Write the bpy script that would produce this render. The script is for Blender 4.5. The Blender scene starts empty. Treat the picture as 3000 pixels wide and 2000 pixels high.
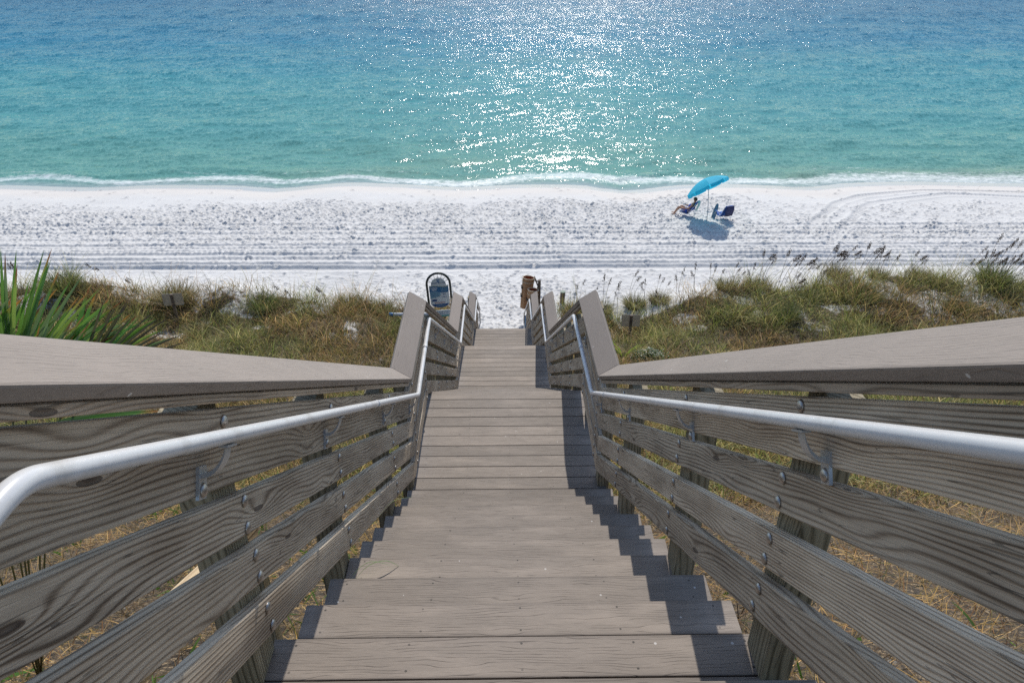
import bpy, bmesh, math, random
import numpy as np
from mathutils import Vector, Matrix, Euler, Quaternion
R = math.radians
random.seed(7); rng = np.random.default_rng(7)
SC = bpy.context.scene
COL = SC.collection

# ------------------------------------------------------------------ camera
PIT, YAW, ROL = 30.215, 0.9431, 0.1505
cam_d = bpy.data.cameras.new('camera'); cam = bpy.data.objects.new('camera', cam_d); COL.objects.link(cam)
cam_d.sensor_width = 36; cam_d.lens = 2165.6453 / 3000 * 36
cam_d.clip_start = 0.05; cam_d.clip_end = 60000
cam.location = (-0.0642, 0, 4.0918)
p, ya = R(PIT), R(YAW)
fw0 = Vector((0, math.cos(p), -math.sin(p)))
up0 = Vector((0, math.sin(p), math.cos(p)))
rt0 = Vector((1, 0, 0))
Mz = Matrix.Rotation(-ya, 3, 'Z')
fw, up, rt = Mz @ fw0, Mz @ up0, Mz @ rt0
cr, sr = math.cos(R(ROL)), math.sin(R(ROL))
rt2 = rt * cr + up * sr
up2 = -rt * sr + up * cr
Mc = Matrix((rt2, up2, -fw)).transposed().to_4x4()
cam.matrix_world = Matrix.Translation(cam.location) @ Mc
SC.camera = cam
SC.render.resolution_x, SC.render.resolution_y = 1024, 682

# ------------------------------------------------------------------ world, sun, exposure
SUN_EL, SUN_AZ = 45.0, 6.3           # azimuth clockwise from +Y
world = bpy.data.worlds.new('World'); SC.world = world; world.use_nodes = True
wn = world.node_tree; bg = wn.nodes['Background']
sky = wn.nodes.new('ShaderNodeTexSky'); sky.sky_type = 'NISHITA'; sky.sun_disc = False
sky.sun_elevation = R(SUN_EL); sky.sun_rotation = R(SUN_AZ)
sky.air_density = 1.0; sky.dust_density = 0.6; sky.ozone_density = 1.5
wn.links.new(sky.outputs[0], bg.inputs[0]); bg.inputs[1].default_value = 0.13
sd = bpy.data.lights.new('sun', 'SUN'); sun = bpy.data.objects.new('sun', sd); COL.objects.link(sun)
sd.energy = 3.0; sd.angle = R(0.53); sd.color = (1.0, 0.95, 0.87)
sdir = Vector((math.sin(R(SUN_AZ)) * math.cos(R(SUN_EL)), math.cos(R(SUN_AZ)) * math.cos(R(SUN_EL)), math.sin(R(SUN_EL))))
sun.rotation_euler = sdir.to_track_quat('Z', 'Y').to_euler()
sun.location = (10, 60, 60)
SC.view_settings.view_transform = 'Standard'; SC.view_settings.look = 'None'
SC.view_settings.gamma = 1; SC.view_settings.use_curve_mapping = False
SC.view_settings.exposure = 0.33
SC.cycles.max_bounces = 8; SC.cycles.transparent_max_bounces = 8
SC.cycles.sample_clamp_indirect = 6.0
SC.cycles.use_denoising = False

# ------------------------------------------------------------------ helpers
def tag(o, label=None, cat=None, group=None, kind=None):
    if label: o['label'] = label
    if cat: o['category'] = cat
    if group: o['group'] = group
    if kind: o['kind'] = kind
    return o

def empty(name, loc, label=None, cat=None, group=None):
    o = bpy.data.objects.new(name, None); COL.objects.link(o); o.location = loc
    o.empty_display_size = 0.2
    return tag(o, label, cat, group)

WM = {}
def wm(o):
    return WM.get(o.name, Matrix.Translation(o.location) if o.parent is None else None)

def place(o, M, parent=None):
    WM[o.name] = M
    if parent is None: o.matrix_basis = M
    else:
        o.parent = parent
        o.matrix_parent_inverse = Matrix.Identity(4)
        P = WM.get(parent.name)
        if P is None: P = Matrix.Translation(parent.location) @ parent.rotation_euler.to_matrix().to_4x4()
        o.matrix_basis = P.inverted() @ M
    return o

def mkobj(name, me, mat=None, parent=None, M=None):
    o = bpy.data.objects.new(name, me); COL.objects.link(o)
    if mat is not None and not me.materials: me.materials.append(mat)
    return place(o, M or Matrix.Identity(4), parent)

def np_mesh(name, v, f, mat=None, parent=None, M=None, smooth=False, cols=None):
    """v (N,3), f (K,3|4) arrays"""
    me = bpy.data.meshes.new(name)
    v = np.asarray(v, np.float32); f = np.asarray(f, np.int32)
    k = f.shape[1]
    me.vertices.add(len(v)); me.vertices.foreach_set('co', v.ravel())
    me.loops.add(f.size); me.loops.foreach_set('vertex_index', f.ravel())
    me.polygons.add(len(f)); me.polygons.foreach_set('loop_start', np.arange(0, f.size, k, dtype=np.int32))
    me.polygons.foreach_set('loop_total', np.full(len(f), k, np.int32))
    if smooth: me.polygons.foreach_set('use_smooth', np.ones(len(f), bool))
    me.update(calc_edges=True)
    if cols is not None:
        for nm, c in cols.items():
            a = me.color_attributes.new(nm, 'FLOAT_COLOR', 'POINT')
            c4 = np.ones((len(v), 4), np.float32); c4[:, :3] = c
            a.data.foreach_set('color', c4.ravel())
    return mkobj(name, me, mat, parent, M)

def bm_obj(name, bm, mat=None, parent=None, M=None, smooth=False):
    me = bpy.data.meshes.new(name)
    if smooth:
        for f in bm.faces: f.smooth = True
    bm.to_mesh(me); bm.free()
    return mkobj(name, me, mat, parent, M)

def frame(p0, p1, upv=Vector((0, 0, 1))):
    x = (p1 - p0).normalized()
    if abs(upv.normalized().dot(x)) > .97: upv = Vector((0, 1, 0))
    y = upv.cross(x).normalized(); z = x.cross(y).normalized()
    M = Matrix((x, y, z)).transposed().to_4x4()
    return Matrix.Translation((p0 + p1) / 2) @ M

def hexa(name, S, E, mat, parent=None, bev=0.004, upv=Vector((0, 0, 1)), jitter=0.0):
    """S, E: four corner points each (same order round the section). long axis S->E"""
    S = [Vector(a) for a in S]; E = [Vector(a) for a in E]
    c0 = sum(S, Vector()) / 4; c1 = sum(E, Vector()) / 4
    M = frame(c0, c1, upv); Mi = M.inverted()
    bm = bmesh.new()
    vs = [bm.verts.new(Mi @ a) for a in S + E]
    for f in ((3, 2, 1, 0), (4, 5, 6, 7), (0, 1, 5, 4), (1, 2, 6, 5), (2, 3, 7, 6), (3, 0, 4, 7)):
        bm.faces.new([vs[i] for i in f])
    bmesh.ops.recalc_face_normals(bm, faces=bm.faces)
    if bev: bmesh.ops.bevel(bm, geom=bm.edges[:], offset=bev, segments=2, profile=0.6, affect='EDGES')
    return bm_obj(name, bm, mat, parent, M)

def box(name, c, d, mat, parent=None, bev=0.003, rot=None, long='x'):
    c = Vector(c); hx, hy, hz = d[0] / 2, d[1] / 2, d[2] / 2
    bm = bmesh.new()
    bmesh.ops.create_cube(bm, size=1)
    for v in bm.verts: v.co = Vector((v.co.x * d[0], v.co.y * d[1], v.co.z * d[2]))
    if bev: bmesh.ops.bevel(bm, geom=bm.edges[:], offset=bev, segments=2, profile=0.6, affect='EDGES')
    M = Matrix.Translation(c)
    if rot is not None: M = M @ rot.to_4x4()
    return bm_obj(name, bm, mat, parent, M)

def fillet(pts, rad, n=6):
    pts = [Vector(a) for a in pts]; out = [pts[0]]
    for i in range(1, len(pts) - 1):
        a, b, c = pts[i - 1], pts[i], pts[i + 1]
        d0, d1 = (a - b), (c - b)
        r = min(rad, d0.length * .45, d1.length * .45)
        q0, q1 = b + d0.normalized() * r, b + d1.normalized() * r
        for k in range(n + 1):
            t = k / n
            out.append((1 - t) ** 2 * q0 + 2 * t * (1 - t) * b + t * t * q1)
    out.append(pts[-1]); return out

def tube_geo(pts, rad, seg=10, cap=True, taper=None):
    pts = [Vector(a) for a in pts]; V = []; F = []
    t0 = (pts[1] - pts[0]).normalized()
    n = t0.orthogonal().normalized()
    for i, q in enumerate(pts):
        t = ((pts[min(i + 1, len(pts) - 1)] - pts[max(i - 1, 0)])).normalized()
        n = (n - t * n.dot(t)).normalized(); b = t.cross(n)
        r = rad if taper is None else rad * taper[i]
        for k in range(seg):
            a = 2 * math.pi * k / seg
            V.append(q + (n * math.cos(a) + b * math.sin(a)) * r)
    for i in range(len(pts) - 1):
        for k in range(seg):
            F.append((i * seg + k, i * seg + (k + 1) % seg, (i + 1) * seg + (k + 1) % seg, (i + 1) * seg + k))
    if cap:
        F.append(tuple(range(seg))[::-1]); F.append(tuple(range(len(V) - seg, len(V))))
    return V, F

def geo_obj(name, parts, mat, parent=None, M=None, smooth=True):
    """parts: list of (V,F) merged to one mesh, given in world coordinates; M is the object's frame"""
    V = []; F = []
    for v, f in parts:
        o = len(V); V += [Vector(a) for a in v]; F += [tuple(i + o for i in g) for g in f]
    M = M or Matrix.Translation(sum(V, Vector()) / len(V))
    Mi = M.inverted()
    me = bpy.data.meshes.new(name); me.from_pydata([Mi @ a for a in V], [], F); me.update()
    if smooth:
        for q in me.polygons: q.use_smooth = len(q.vertices) < 7
    return mkobj(name, me, mat, parent, M)

def box_geo(c, d, Rm=None):
    c = Vector(c); V = []
    for x in (-.5, .5):
        for y in (-.5, .5):
            for z in (-.5, .5):
                a = Vector((x * d[0], y * d[1], z * d[2]))
                V.append(c + (Rm @ a if Rm else a))
    return V, [(0, 1, 3, 2), (4, 6, 7, 5), (0, 4, 5, 1), (2, 3, 7, 6), (0, 2, 6, 4), (1, 5, 7, 3)]

# numpy value noise
def vnoise(x, y, seed=0, oct=1, gain=.5):
    out = 0; a = 1; tot = 0
    for o in range(oct):
        g = np.random.default_rng(seed + 31 * o).random((256, 256))
        xs, ys = x * 2 ** o + 1000.3, y * 2 ** o + 1000.7
        xi, yi = np.floor(xs).astype(int), np.floor(ys).astype(int)
        fx, fy = xs - xi, ys - yi
        fx = fx * fx * (3 - 2 * fx); fy = fy * fy * (3 - 2 * fy)
        g00 = g[xi % 256, yi % 256]; g10 = g[(xi + 1) % 256, yi % 256]
        g01 = g[xi % 256, (yi + 1) % 256]; g11 = g[(xi + 1) % 256, (yi + 1) % 256]
        out = out + a * ((g00 * (1 - fx) + g10 * fx) * (1 - fy) + (g01 * (1 - fx) + g11 * fx) * fy)
        tot += a; a *= gain
    return out / tot

# ------------------------------------------------------------------ materials
class NT:
    def __init__(s, name):
        s.m = bpy.data.materials.new(name); s.m.use_nodes = True
        s.t = s.m.node_tree; s.b = s.t.nodes['Principled BSDF']
    def n(s, typ, **kw):
        nd = s.t.nodes.new('ShaderNode' + typ)
        for k, v in kw.items():
            if k.startswith('i_'):
                key = k[2:]; key = int(key) if key.isdigit() else key.replace('_', ' ')
                if isinstance(v, bpy.types.NodeSocket): s.t.links.new(v, nd.inputs[key])
                else: nd.inputs[key].default_value = v
            else: setattr(nd, k, v)
        return nd
    def math(s, op, a, b=None, c=None, clamp=False):
        nd = s.t.nodes.new('ShaderNodeMath'); nd.operation = op; nd.use_clamp = clamp
        for i, v in enumerate((a, b, c)):
            if v is None: continue
            if isinstance(v, bpy.types.NodeSocket): s.t.links.new(v, nd.inputs[i])
            else: nd.inputs[i].default_value = v
        return nd.outputs[0]
    def link(s, a, b): s.t.links.new(a, b)
    def ramp(s, fac, stops, interp='LINEAR'):
        nd = s.t.nodes.new('ShaderNodeValToRGB'); nd.color_ramp.interpolation = interp
        e = nd.color_ramp.elements
        while len(e) < len(stops): e.new(0.5)
        for el, (p_, c_) in zip(e, stops):
            el.position = p_; el.color = tuple(c_) + (1,) if len(c_) == 3 else c_
        s.link(fac, nd.inputs[0]); return nd.outputs[0]
    def mix(s, fac, a, b, bt='MIX'):
        nd = s.t.nodes.new('ShaderNodeMix'); nd.data_type = 'RGBA'; nd.blend_type = bt
        for i, v in ((0, fac), (6, a), (7, b)):
            if isinstance(v, bpy.types.NodeSocket): s.link(v, nd.inputs[i])
            elif i == 0: nd.inputs[0].default_value = v
            else: nd.inputs[i].default_value = tuple(v) + (1,)
        return nd.outputs[2]
    def scaled(s, vec, sc, off=None):
        nd = s.n('VectorMath', operation='MULTIPLY'); s.link(vec, nd.inputs[0]); nd.inputs[1].default_value = sc
        if off is None: return nd.outputs[0]
        n2 = s.n('VectorMath', operation='ADD'); s.link(nd.outputs[0], n2.inputs[0]); s.link(off, n2.inputs[1])
        return n2.outputs[0]
    def noise(s, vec, scale=1.0, detail=2.0, rough=.5, dist=0.0):
        nd = s.n('TexNoise', i_Scale=scale, i_Detail=detail, i_Roughness=rough, i_Distortion=dist)
        s.link(vec, nd.inputs['Vector']); return nd.outputs['Fac']
    def rnd(s):
        oi = s.n('ObjectInfo'); cx = s.n('CombineXYZ')
        s.link(s.math('MULTIPLY', oi.outputs['Random'], 53.0), cx.inputs[0])
        s.link(s.math('MULTIPLY', oi.outputs['Random'], 91.0), cx.inputs[1])
        s.link(s.math('MULTIPLY', oi.outputs['Random'], 37.0), cx.inputs[2])
        return oi.outputs['Random'], cx.outputs[0]
    def bump(s, h, strength=.3, dist=.01):
        nd = s.n('Bump', i_Strength=strength, i_Distance=dist); s.link(h, nd.inputs['Height'])
        s.link(nd.outputs[0], s.b.inputs['Normal']); return nd

def mat_wood(name, dark, mid, light, warm=.0, freq=26.0):
    s = NT(name); tc = s.n('TexCoord').outputs['Object']; rv, ro = s.rnd()
    v = s.scaled(tc, (1, 1, 1), ro)
    # knots
    kv = s.scaled(v, (1.8, 4.0, 9.0))
    vo = s.n('TexVoronoi', feature='F1', i_Scale=1.0, i_Randomness=.9); s.link(kv, vo.inputs['Vector'])
    kd = vo.outputs['Distance']
    knot = s.math('POWER', s.math('SUBTRACT', 1.0, s.math('MULTIPLY', kd, 1.7, clamp=True), clamp=True), 2.0)
    n1 = s.noise(s.scaled(v, (.75, 3.0, 6.0)), 1.0, 2.0, .45)
    sep = s.n('SeparateXYZ'); s.link(tc, sep.inputs[0])
    zz = s.math('ADD', sep.outputs[2], s.math('MULTIPLY', sep.outputs[1], .6))
    c = s.math('ADD', s.math('MULTIPLY', zz, s.math('ADD', freq, s.math('MULTIPLY', rv, freq * .9))), s.math('MULTIPLY', n1, s.math('ADD', 3.5, s.math('MULTIPLY', s.math('FRACT', s.math('MULTIPLY', rv, 7.3)), 8.5))))
    c = s.math('ADD', c, s.math('MULTIPLY', knot, 3.2))
    ring = s.math('ADD', s.math('MULTIPLY', s.math('SINE', s.math('MULTIPLY', c, 6.283)), .5), .5)
    ring = s.math('POWER', ring, 2.6)
    fine = s.noise(s.scaled(v, (5, 260, 260)), 1.0, 3.0, .6)
    blot = s.noise(s.scaled(v, (1.6, 6, 8)), 1.0, 3.0, .6)
    f = s.math('ADD', s.math('MULTIPLY', ring, .42), s.math('MULTIPLY', fine, .60))
    f = s.math('ADD', f, s.math('MULTIPLY', s.math('SUBTRACT', blot, .5), 1.15))
    f = s.math('SUBTRACT', 1.05, f)
    colr = s.ramp(f, [(.18, dark), (.5, mid), (.85, light)])
    wr = s.math('MULTIPLY', s.noise(s.scaled(v, (.9, 3, 5)), 1.0, 2.0), warm)
    colr = s.mix(wr, colr, (.30, .19, .10))
    kc = s.math('GREATER_THAN', s.math('SUBTRACT', .075, kd), 0.0)
    colr = s.mix(s.math('MULTIPLY', kc, .75), colr, (.045, .028, .02))
    # long drying cracks
    cr_ = s.noise(s.scaled(v, (1.3, 60, 60)), 1.0, 1.0, .3)
    cm = s.math('LESS_THAN', s.math('ABSOLUTE', s.math('SUBTRACT', cr_, .5)), .006)
    colr = s.mix(s.math('MULTIPLY', cm, .55), colr, (.03, .025, .02))
    hsv = s.n('HueSaturation'); s.link(colr, hsv.inputs['Color']); s.link(s.math('ADD', s.math('MULTIPLY', rv, .42), .82), hsv.inputs['Value'])
    s.link(hsv.outputs[0], s.b.inputs['Base Color']); s.b.inputs['Roughness'].default_value = .8
    h = s.math('ADD', s.math('MULTIPLY', ring, .6), s.math('MULTIPLY', fine, .5))
    h = s.math('SUBTRACT', h, s.math('MULTIPLY', cm, 1.2))
    s.bump(h, .55, .003)
    return s.m

def mat_composite(name, base, dark, k=1.0, screws=True):
    s = NT(name); tc = s.n('TexCoord').outputs['Object']; rv, ro = s.rnd()
    v = s.scaled(tc, (1, 1, 1), ro)
    warp = s.noise(s.scaled(v, (2.6, 11, 11)), 1.0, 2.5, .5)
    sep = s.n('SeparateXYZ'); s.link(v, sep.inputs[0])
    c = s.math('ADD', s.math('MULTIPLY', sep.outputs[1], 62.0 * k), s.math('MULTIPLY', warp, 7.0))
    tri = s.math('ABSOLUTE', s.math('SUBTRACT', s.math('FRACT', c), .5))
    brk = s.noise(s.scaled(v, (9, 50, 50)), 1.0, 2.0)
    thin = s.math('SUBTRACT', 1.0, s.math('MULTIPLY', tri, 9.0), clamp=True)
    thin = s.math('MULTIPLY', thin, s.math('MULTIPLY', s.math('SUBTRACT', brk, .40, clamp=True), 5.0, clamp=True))
    grain = s.noise(s.scaled(v, (40, 300, 300)), 1.0, 3.0, .6)
    blot = s.noise(s.scaled(v, (2.2, 5, 5)), 1.0, 3.0)
    colr = s.ramp(s.math('ADD', s.math('MULTIPLY', grain, .6), s.math('MULTIPLY', blot, .4)), [(.25, [a * .80 for a in base]), (.5, base), (.78, [min(1, a * 1.2) for a in base])])
    colr = s.mix(s.math('MULTIPLY', thin, .78 if screws else .42), colr, dark)
    # nail/screw specks, scuffs and sand grains
    sp = s.n('TexVoronoi', feature='F1', i_Scale=9.0); s.link(v, sp.inputs['Vector'])
    spm = s.math('LESS_THAN', sp.outputs['Distance'], .045)
    colr = s.mix(s.math('MULTIPLY', spm, .7), colr, (.62, .6, .57))
    if screws:
        so = s.n('SeparateXYZ'); s.link(tc, so.inputs[0])
        u = s.math('ABSOLUTE', so.outputs[0]); q = s.math('ROUND', s.math('DIVIDE', u, .36))
        du = s.math('SUBTRACT', u, s.math('MULTIPLY', q, .36)); dw = s.math('SUBTRACT', s.math('ABSOLUTE', so.outputs[1]), s.math('ADD', .038, s.math('MULTIPLY', rv, .012)))
        dd_ = s.math('SQRT', s.math('ADD', s.math('MULTIPLY', du, du), s.math('MULTIPLY', dw, dw)))
        scr = s.math('LESS_THAN', dd_, .0042)
        colr = s.mix(s.math('MULTIPLY', scr, .9), colr, (.03, .025, .02))
        # wear: paler scuffed middle; contact shading painted dark along both long edges
        wear = s.math('MULTIPLY', s.math('SUBTRACT', s.noise(s.scaled(v, (1.8, 9, 9)), 1.0, 5.0, .65), .48, clamp=True), 3.0, clamp=True)
        colr = s.mix(wear, colr, [a * 1.55 for a in base])
        ed = s.math('MULTIPLY', s.math('SUBTRACT', s.math('ABSOLUTE', so.outputs[1]), .058, clamp=True), 42.0, clamp=True)
        colr = s.mix(s.math('MULTIPLY', ed, .55), colr, dark)
    hsv = s.n('HueSaturation'); s.link(colr, hsv.inputs['Color']); s.link(s.math('ADD', s.math('MULTIPLY', rv, .38), .83), hsv.inputs['Value'])
    s.link(hsv.outputs[0], s.b.inputs['Base Color']); s.b.inputs['Roughness'].default_value = .72
    h = s.math('SUBTRACT', s.math('MULTIPLY', grain, .4), thin)
    s.bump(h, .5, .002)
    return s.m

def mat_plain(name, c, rough=.6, metal=0.0, nz=.0, scale=30, bump=0, transl=0, dirt=None, dscale=12):
    s = NT(name); tc = s.n('TexCoord').outputs['Object']; rv, ro = s.rnd()
    v = s.scaled(tc, (1, 1, 1), ro)
    n = s.noise(v, scale, 3.0, .6)
    col = s.mix(n, [a * (1 - nz) for a in c], [min(1, a * (1 + nz)) for a in c])
    if dirt:
        d = s.noise(v, dscale, 4.0, .65)
        col = s.mix(s.math('MULTIPLY', s.math('SUBTRACT', d, .52, clamp=True), 3.2, clamp=True), col, dirt)
    s.link(col, s.b.inputs['Base Color']); s.b.inputs['Roughness'].default_value = rough
    s.b.inputs['Metallic'].default_value = metal
    if bump: s.bump(n, bump, .004)
    if transl:
        out = s.t.nodes['Material Output']; tr = s.n('BsdfTranslucent'); s.link(col, tr.inputs[0])
        mx = s.n('MixShader', i_0=transl); s.link(s.b.outputs[0], mx.inputs[1]); s.link(tr.outputs[0], mx.inputs[2])
        s.link(mx.outputs[0], out.inputs[0])
    return s.m

def mat_leaf(name, transl=.35, rough=.55):
    s = NT(name); at = s.n('VertexColor', layer_name='Col').outputs[0]
    s.link(at, s.b.inputs['Base Color']); s.b.inputs['Roughness'].default_value = rough
    tr = s.n('BsdfTranslucent'); s.link(at, tr.inputs[0])
    mx = s.n('MixShader', i_0=transl); s.link(s.b.outputs[0], mx.inputs[1]); s.link(tr.outputs[0], mx.inputs[2])
    s.link(mx.outputs[0], s.t.nodes['Material Output'].inputs[0])
    return s.m

M_PLANK = mat_wood('weathered_wood', (.085, .060, .040), (.385, .312, .232), (.68, .575, .44), warm=.46, freq=62.0)
M_FASC = mat_wood('brown_rail_wood', (.12, .09, .065), (.30, .23, .165), (.46, .37, .28), warm=.5, freq=60.0)
M_POST = mat_wood('treated_post_wood', (.08, .07, .04), (.21, .18, .115), (.36, .31, .21), warm=.15, freq=45)
M_NEWLUM = mat_wood('pale_lumber', (.30, .20, .11), (.50, .37, .22), (.62, .48, .30), warm=.1, freq=40)
M_DECK = mat_composite('composite_deck', (.208, .172, .141), (.055, .042, .035), 1.25)
M_CAP = mat_composite('composite_cap', (.225, .186, .156), (.11, .086, .07), 1.5, False)
M_RAIL = mat_plain('white_coated_metal', (.64, .64, .64), .27, 0, .05, 60, dirt=(.42, .40, .37), dscale=9)
M_BRK = mat_plain('cast_aluminium', (.50, .51, .51), .42, .6, .08, 40)
M_BOLT = mat_plain('galvanised_steel', (.42, .39, .36), .38, .9, .2, 90)
M_RUST = mat_plain('rusty_steel', (.24, .13, .07), .7, .4, .4, 120)

# ------------------------------------------------------------------ stairway geometry (metres)
TR_R, TR_D = 0.2062, 0.3111
Y0N, Y1N = 4.3886, 6.0532
def nos1(y): return TR_R + (Y0N - y) * TR_R / TR_D
Z2, Z3 = 2.5919, 5.204
LEV = {1: 0.0, 2: -Z2, 3: -Z3}
XT = 0.7951; BW = .140; BT = .028

def boards(parent, y_far, z, n, nm='deck_board', x0=-XT, x1=XT, pitch=.1429, bw=.1385):
    for k in range(n):
        yc = y_far - bw / 2 - k * pitch
        j = random.uniform(-.0035, .0035)
        rot = Matrix.Rotation(random.uniform(-.0012, .0012), 3, 'Z')
        box(nm, ((x0 + x1) / 2 + j, yc, z - BT / 2 + random.uniform(-.0012, .0012)), (x1 - x0, bw, BT), M_DECK, parent, .004, rot)

def flight(y_top, z_top, n, D, Rr, label, treads_only=None):
    """y_top: nosing y of the platform above (its far edge), going down n risers"""
    e = empty('stair_flight', (0, y_top, z_top - n * Rr), label, 'stair flight', 'stair flights of the boardwalk')
    for j in range(1, n):
        z = z_top - j * Rr; yn = y_top + j * D
        for k in range(2):
            w = .1485 if D > .305 else .1445
            yc = yn - w / 2 - k * (w + .005)
            box('tread_board', (random.uniform(-.006, .006), yc, z - .014), (2 * XT, w, .028), M_DECK, e, .004,
                Matrix.Rotation(random.uniform(-.0015, .0015), 3, 'Z'))
    sl = Rr / D
    for xs in (-.66, 0, .66):
        a = Vector((0, y_top + .02, z_top - Rr - .03)); b = Vector((0, y_top + (n - 1) * D + .1, z_top - n * Rr - .06))
        S = [(xs - .02, a.y, a.z - .24), (xs + .02, a.y, a.z - .24), (xs + .02, a.y, a.z), (xs - .02, a.y, a.z)]
        E_ = [(xs - .02, b.y, b.z - .24), (xs + .02, b.y, b.z - .24), (xs + .02, b.y, b.z), (xs - .02, b.y, b.z)]
        hexa('stringer', S, E_, M_POST, e)
    return e

f1 = flight(4.3886 - 12 * TR_D, 13 * TR_R, 13, TR_D, TR_R, 'nearest flight of grey composite stair treads at the bottom of the photo')
f2 = flight(Y1N, 0, 13, .302, Z2 / 13, 'short foreshortened flight of steps between the first and second landings')
f3 = flight(11.3321, -Z2, 13, .3032, (Z3 - Z2) / 13, 'lower flight of steps hidden below the edge of the second landing')
f4 = flight(16.626, -Z3, 11, .302, .2045, 'last flight of steps running down to the white sand')

def landing(yf, z, n, label):
    e = empty('landing_deck', (0, yf - .8, z), label, 'landing', 'landings of the boardwalk')
    boards(e, yf, z, n)
    for xs in (-.72, -.24, .24, .72):
        box('joist', (xs, yf - n * .1429 / 2 - .02, z - BT - .095), (.04, n * .1429 - .10, .18), M_POST, e, .003)
    box('rim_board', (0, yf - .045, z - BT - .1), (2 * XT - .06, .035, .185), M_POST, e, .003)
    return e
l0 = landing(4.3886 - 12 * TR_D, 13 * TR_R, 14, 'top landing where the photographer stands')
l1 = landing(Y1N, 0, 12, 'wide grey landing of ten boards below the nearest steps')
l2 = landing(11.3321, -Z2, 12, 'second landing of grey boards farther down the boardwalk')
l3 = landing(16.626, -Z3, 12, 'smallest farthest landing of grey boards beside the sand')

# ------------------------------------------------------------------ ground height
GY = np.array([-60, -12, -4, 0, 2, 5, 8, 11, 14, 16.5, 19, 20.5, 23, 26, 30, 34, 36, 39, 42, 60, 200])
GZ = np.array([3.2, 2.9, 2.3, 1.55, .65, -1.15, -2.85, -4.45, -5.75, -6.55, -7.17, -7.45, -7.55, -7.6, -7.7, -7.85, -8.0, -8.45, -8.9, -12, -30])
SHX = np.array([-60, -32, -25.3, -21.1, -17.6, -13.24, -11.36, -8.21, -4.67, -2.22, .52, 4.34, 6.06, 9.19, 12.69, 15.95, 17.65, 21.65, 26.7, 33, 60])
SHY = np.array([36.4, 36.0, 36.49, 35.96, 36.47, 36.28, 35.65, 36.83, 36.4, 35.82, 36.34, 36.3, 35.12, 36.25, 36.28, 35.69, 36.44, 36.66, 36.27, 36.8, 36.4])
TRK1 = [(12.2, 28.3), (12.89, 29.3), (13.66, 30.36), (14.74, 31.76), (15.82, 33.27), (17.45, 34.4), (19.37, 34.9), (20.93, 35.29), (23.45, 35.19), (25.83, 34.9), (30, 34.6)]
TRK2 = [(13.2, 27.7), (13.74, 28.48), (14.35, 29.28), (15.68, 31.03), (16.7, 32.49), (17.6, 33.26), (19.37, 33.88), (21.76, 34.61), (23.49, 34.4), (25.28, 34.05), (30, 33.7)]
ROWS = [(30.23, .035, 1), (29.18, .035, 1), (28.5, .03, 1), (27.89, .05, 0), (27.22, .03, 1), (26.97, .085, 0), (26.48, .05, 1), (25.97, .06, 0), (25.61, .08, 0), (25.45, .04, 0), (27.6, .04, 1), (29.7, .025, 1)]

def smooth(a, b, x):
    t = np.clip((x - a) / (b - a), 0, 1); return t * t * (3 - 2 * t)

def shore(x): # smooth shoreline y
    return np.interp(x, SHX, SHY)

def base_h(x, y):
    sh = np.interp(x, SHX, SHY) * .5 + .25 * (np.interp(x - 1, SHX, SHY) + np.interp(x + 1, SHX, SHY))
    # shift profile so the wet edge (z = -8.04) follows the cusps
    yy = y - (sh - 36.2) * smooth(31, 36, y)
    z = np.interp(yy, GY, GZ)
    z = (z + np.interp(yy - .7, GY, GZ) + np.interp(yy + .7, GY, GZ)) / 3
    side = smooth(1.5, 4, np.abs(x))
    dune = smooth(3, 9, y) * (1 - smooth(22, 25.5, y))
    z = z + side * dune * ((vnoise(x * .22, y * .25, 5, 2) - .5) * 1.1 + (vnoise(x * .7, y * .7, 9, 2) - .5) * .35)
    # foredune hummocks
    for (cx, cy, rx, ry, hh) in ((12.6, 23.4, 2.8, 1.7, .3), (16.5, 23.3, 2.8, 1.6, .2), (8.2, 22.6, 1.8, 1.1, .35), (-9.5, 22.6, 1.8, 1.2, .45), (-14.5, 23.0, 2.2, 1.3, .55), (-5.2, 22.6, 1.6, .9, .25), (-19, 22.8, 2.5, 1.4, .5), (20.5, 23.2, 2.6, 1.7, .3)):
        z = z + hh * np.exp(-((x - cx) / rx) ** 2 - ((y - cy) / ry) ** 2)
    return z

def veg_density(x, y):
    n = vnoise(x * .95, y * 1.25, 21, 3)
    ax = np.abs(x)
    path = smooth(1.5, 2.3, ax + (vnoise(x * 1.3, y * 1.3, 3) - .5) * .8)
    path = np.where(y < 19, smooth(.0, .4, ax), path)
    edge = 22.9 + (vnoise(x * .35, y * 0 + 3, 8, 2) - .5) * 1.6 + 1.7 * np.exp(-((x - 14.5) / 4.5) ** 2) - 1.0 * np.exp(-((x - 4.5) / 2.6) ** 2) - .8 * np.exp(-((x + 3) / 1.8) ** 2)
    e = 1 - smooth(edge - .5, edge + .5, y)
    d = path * e
    patch = smooth(.34, .50, n)
    thin = 1 - smooth(edge - 3.6, edge - 2.2, y)
    return d * ((.42 + .58 * patch) * (1 - thin) + thin * (.6 + .4 * patch))

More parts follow.
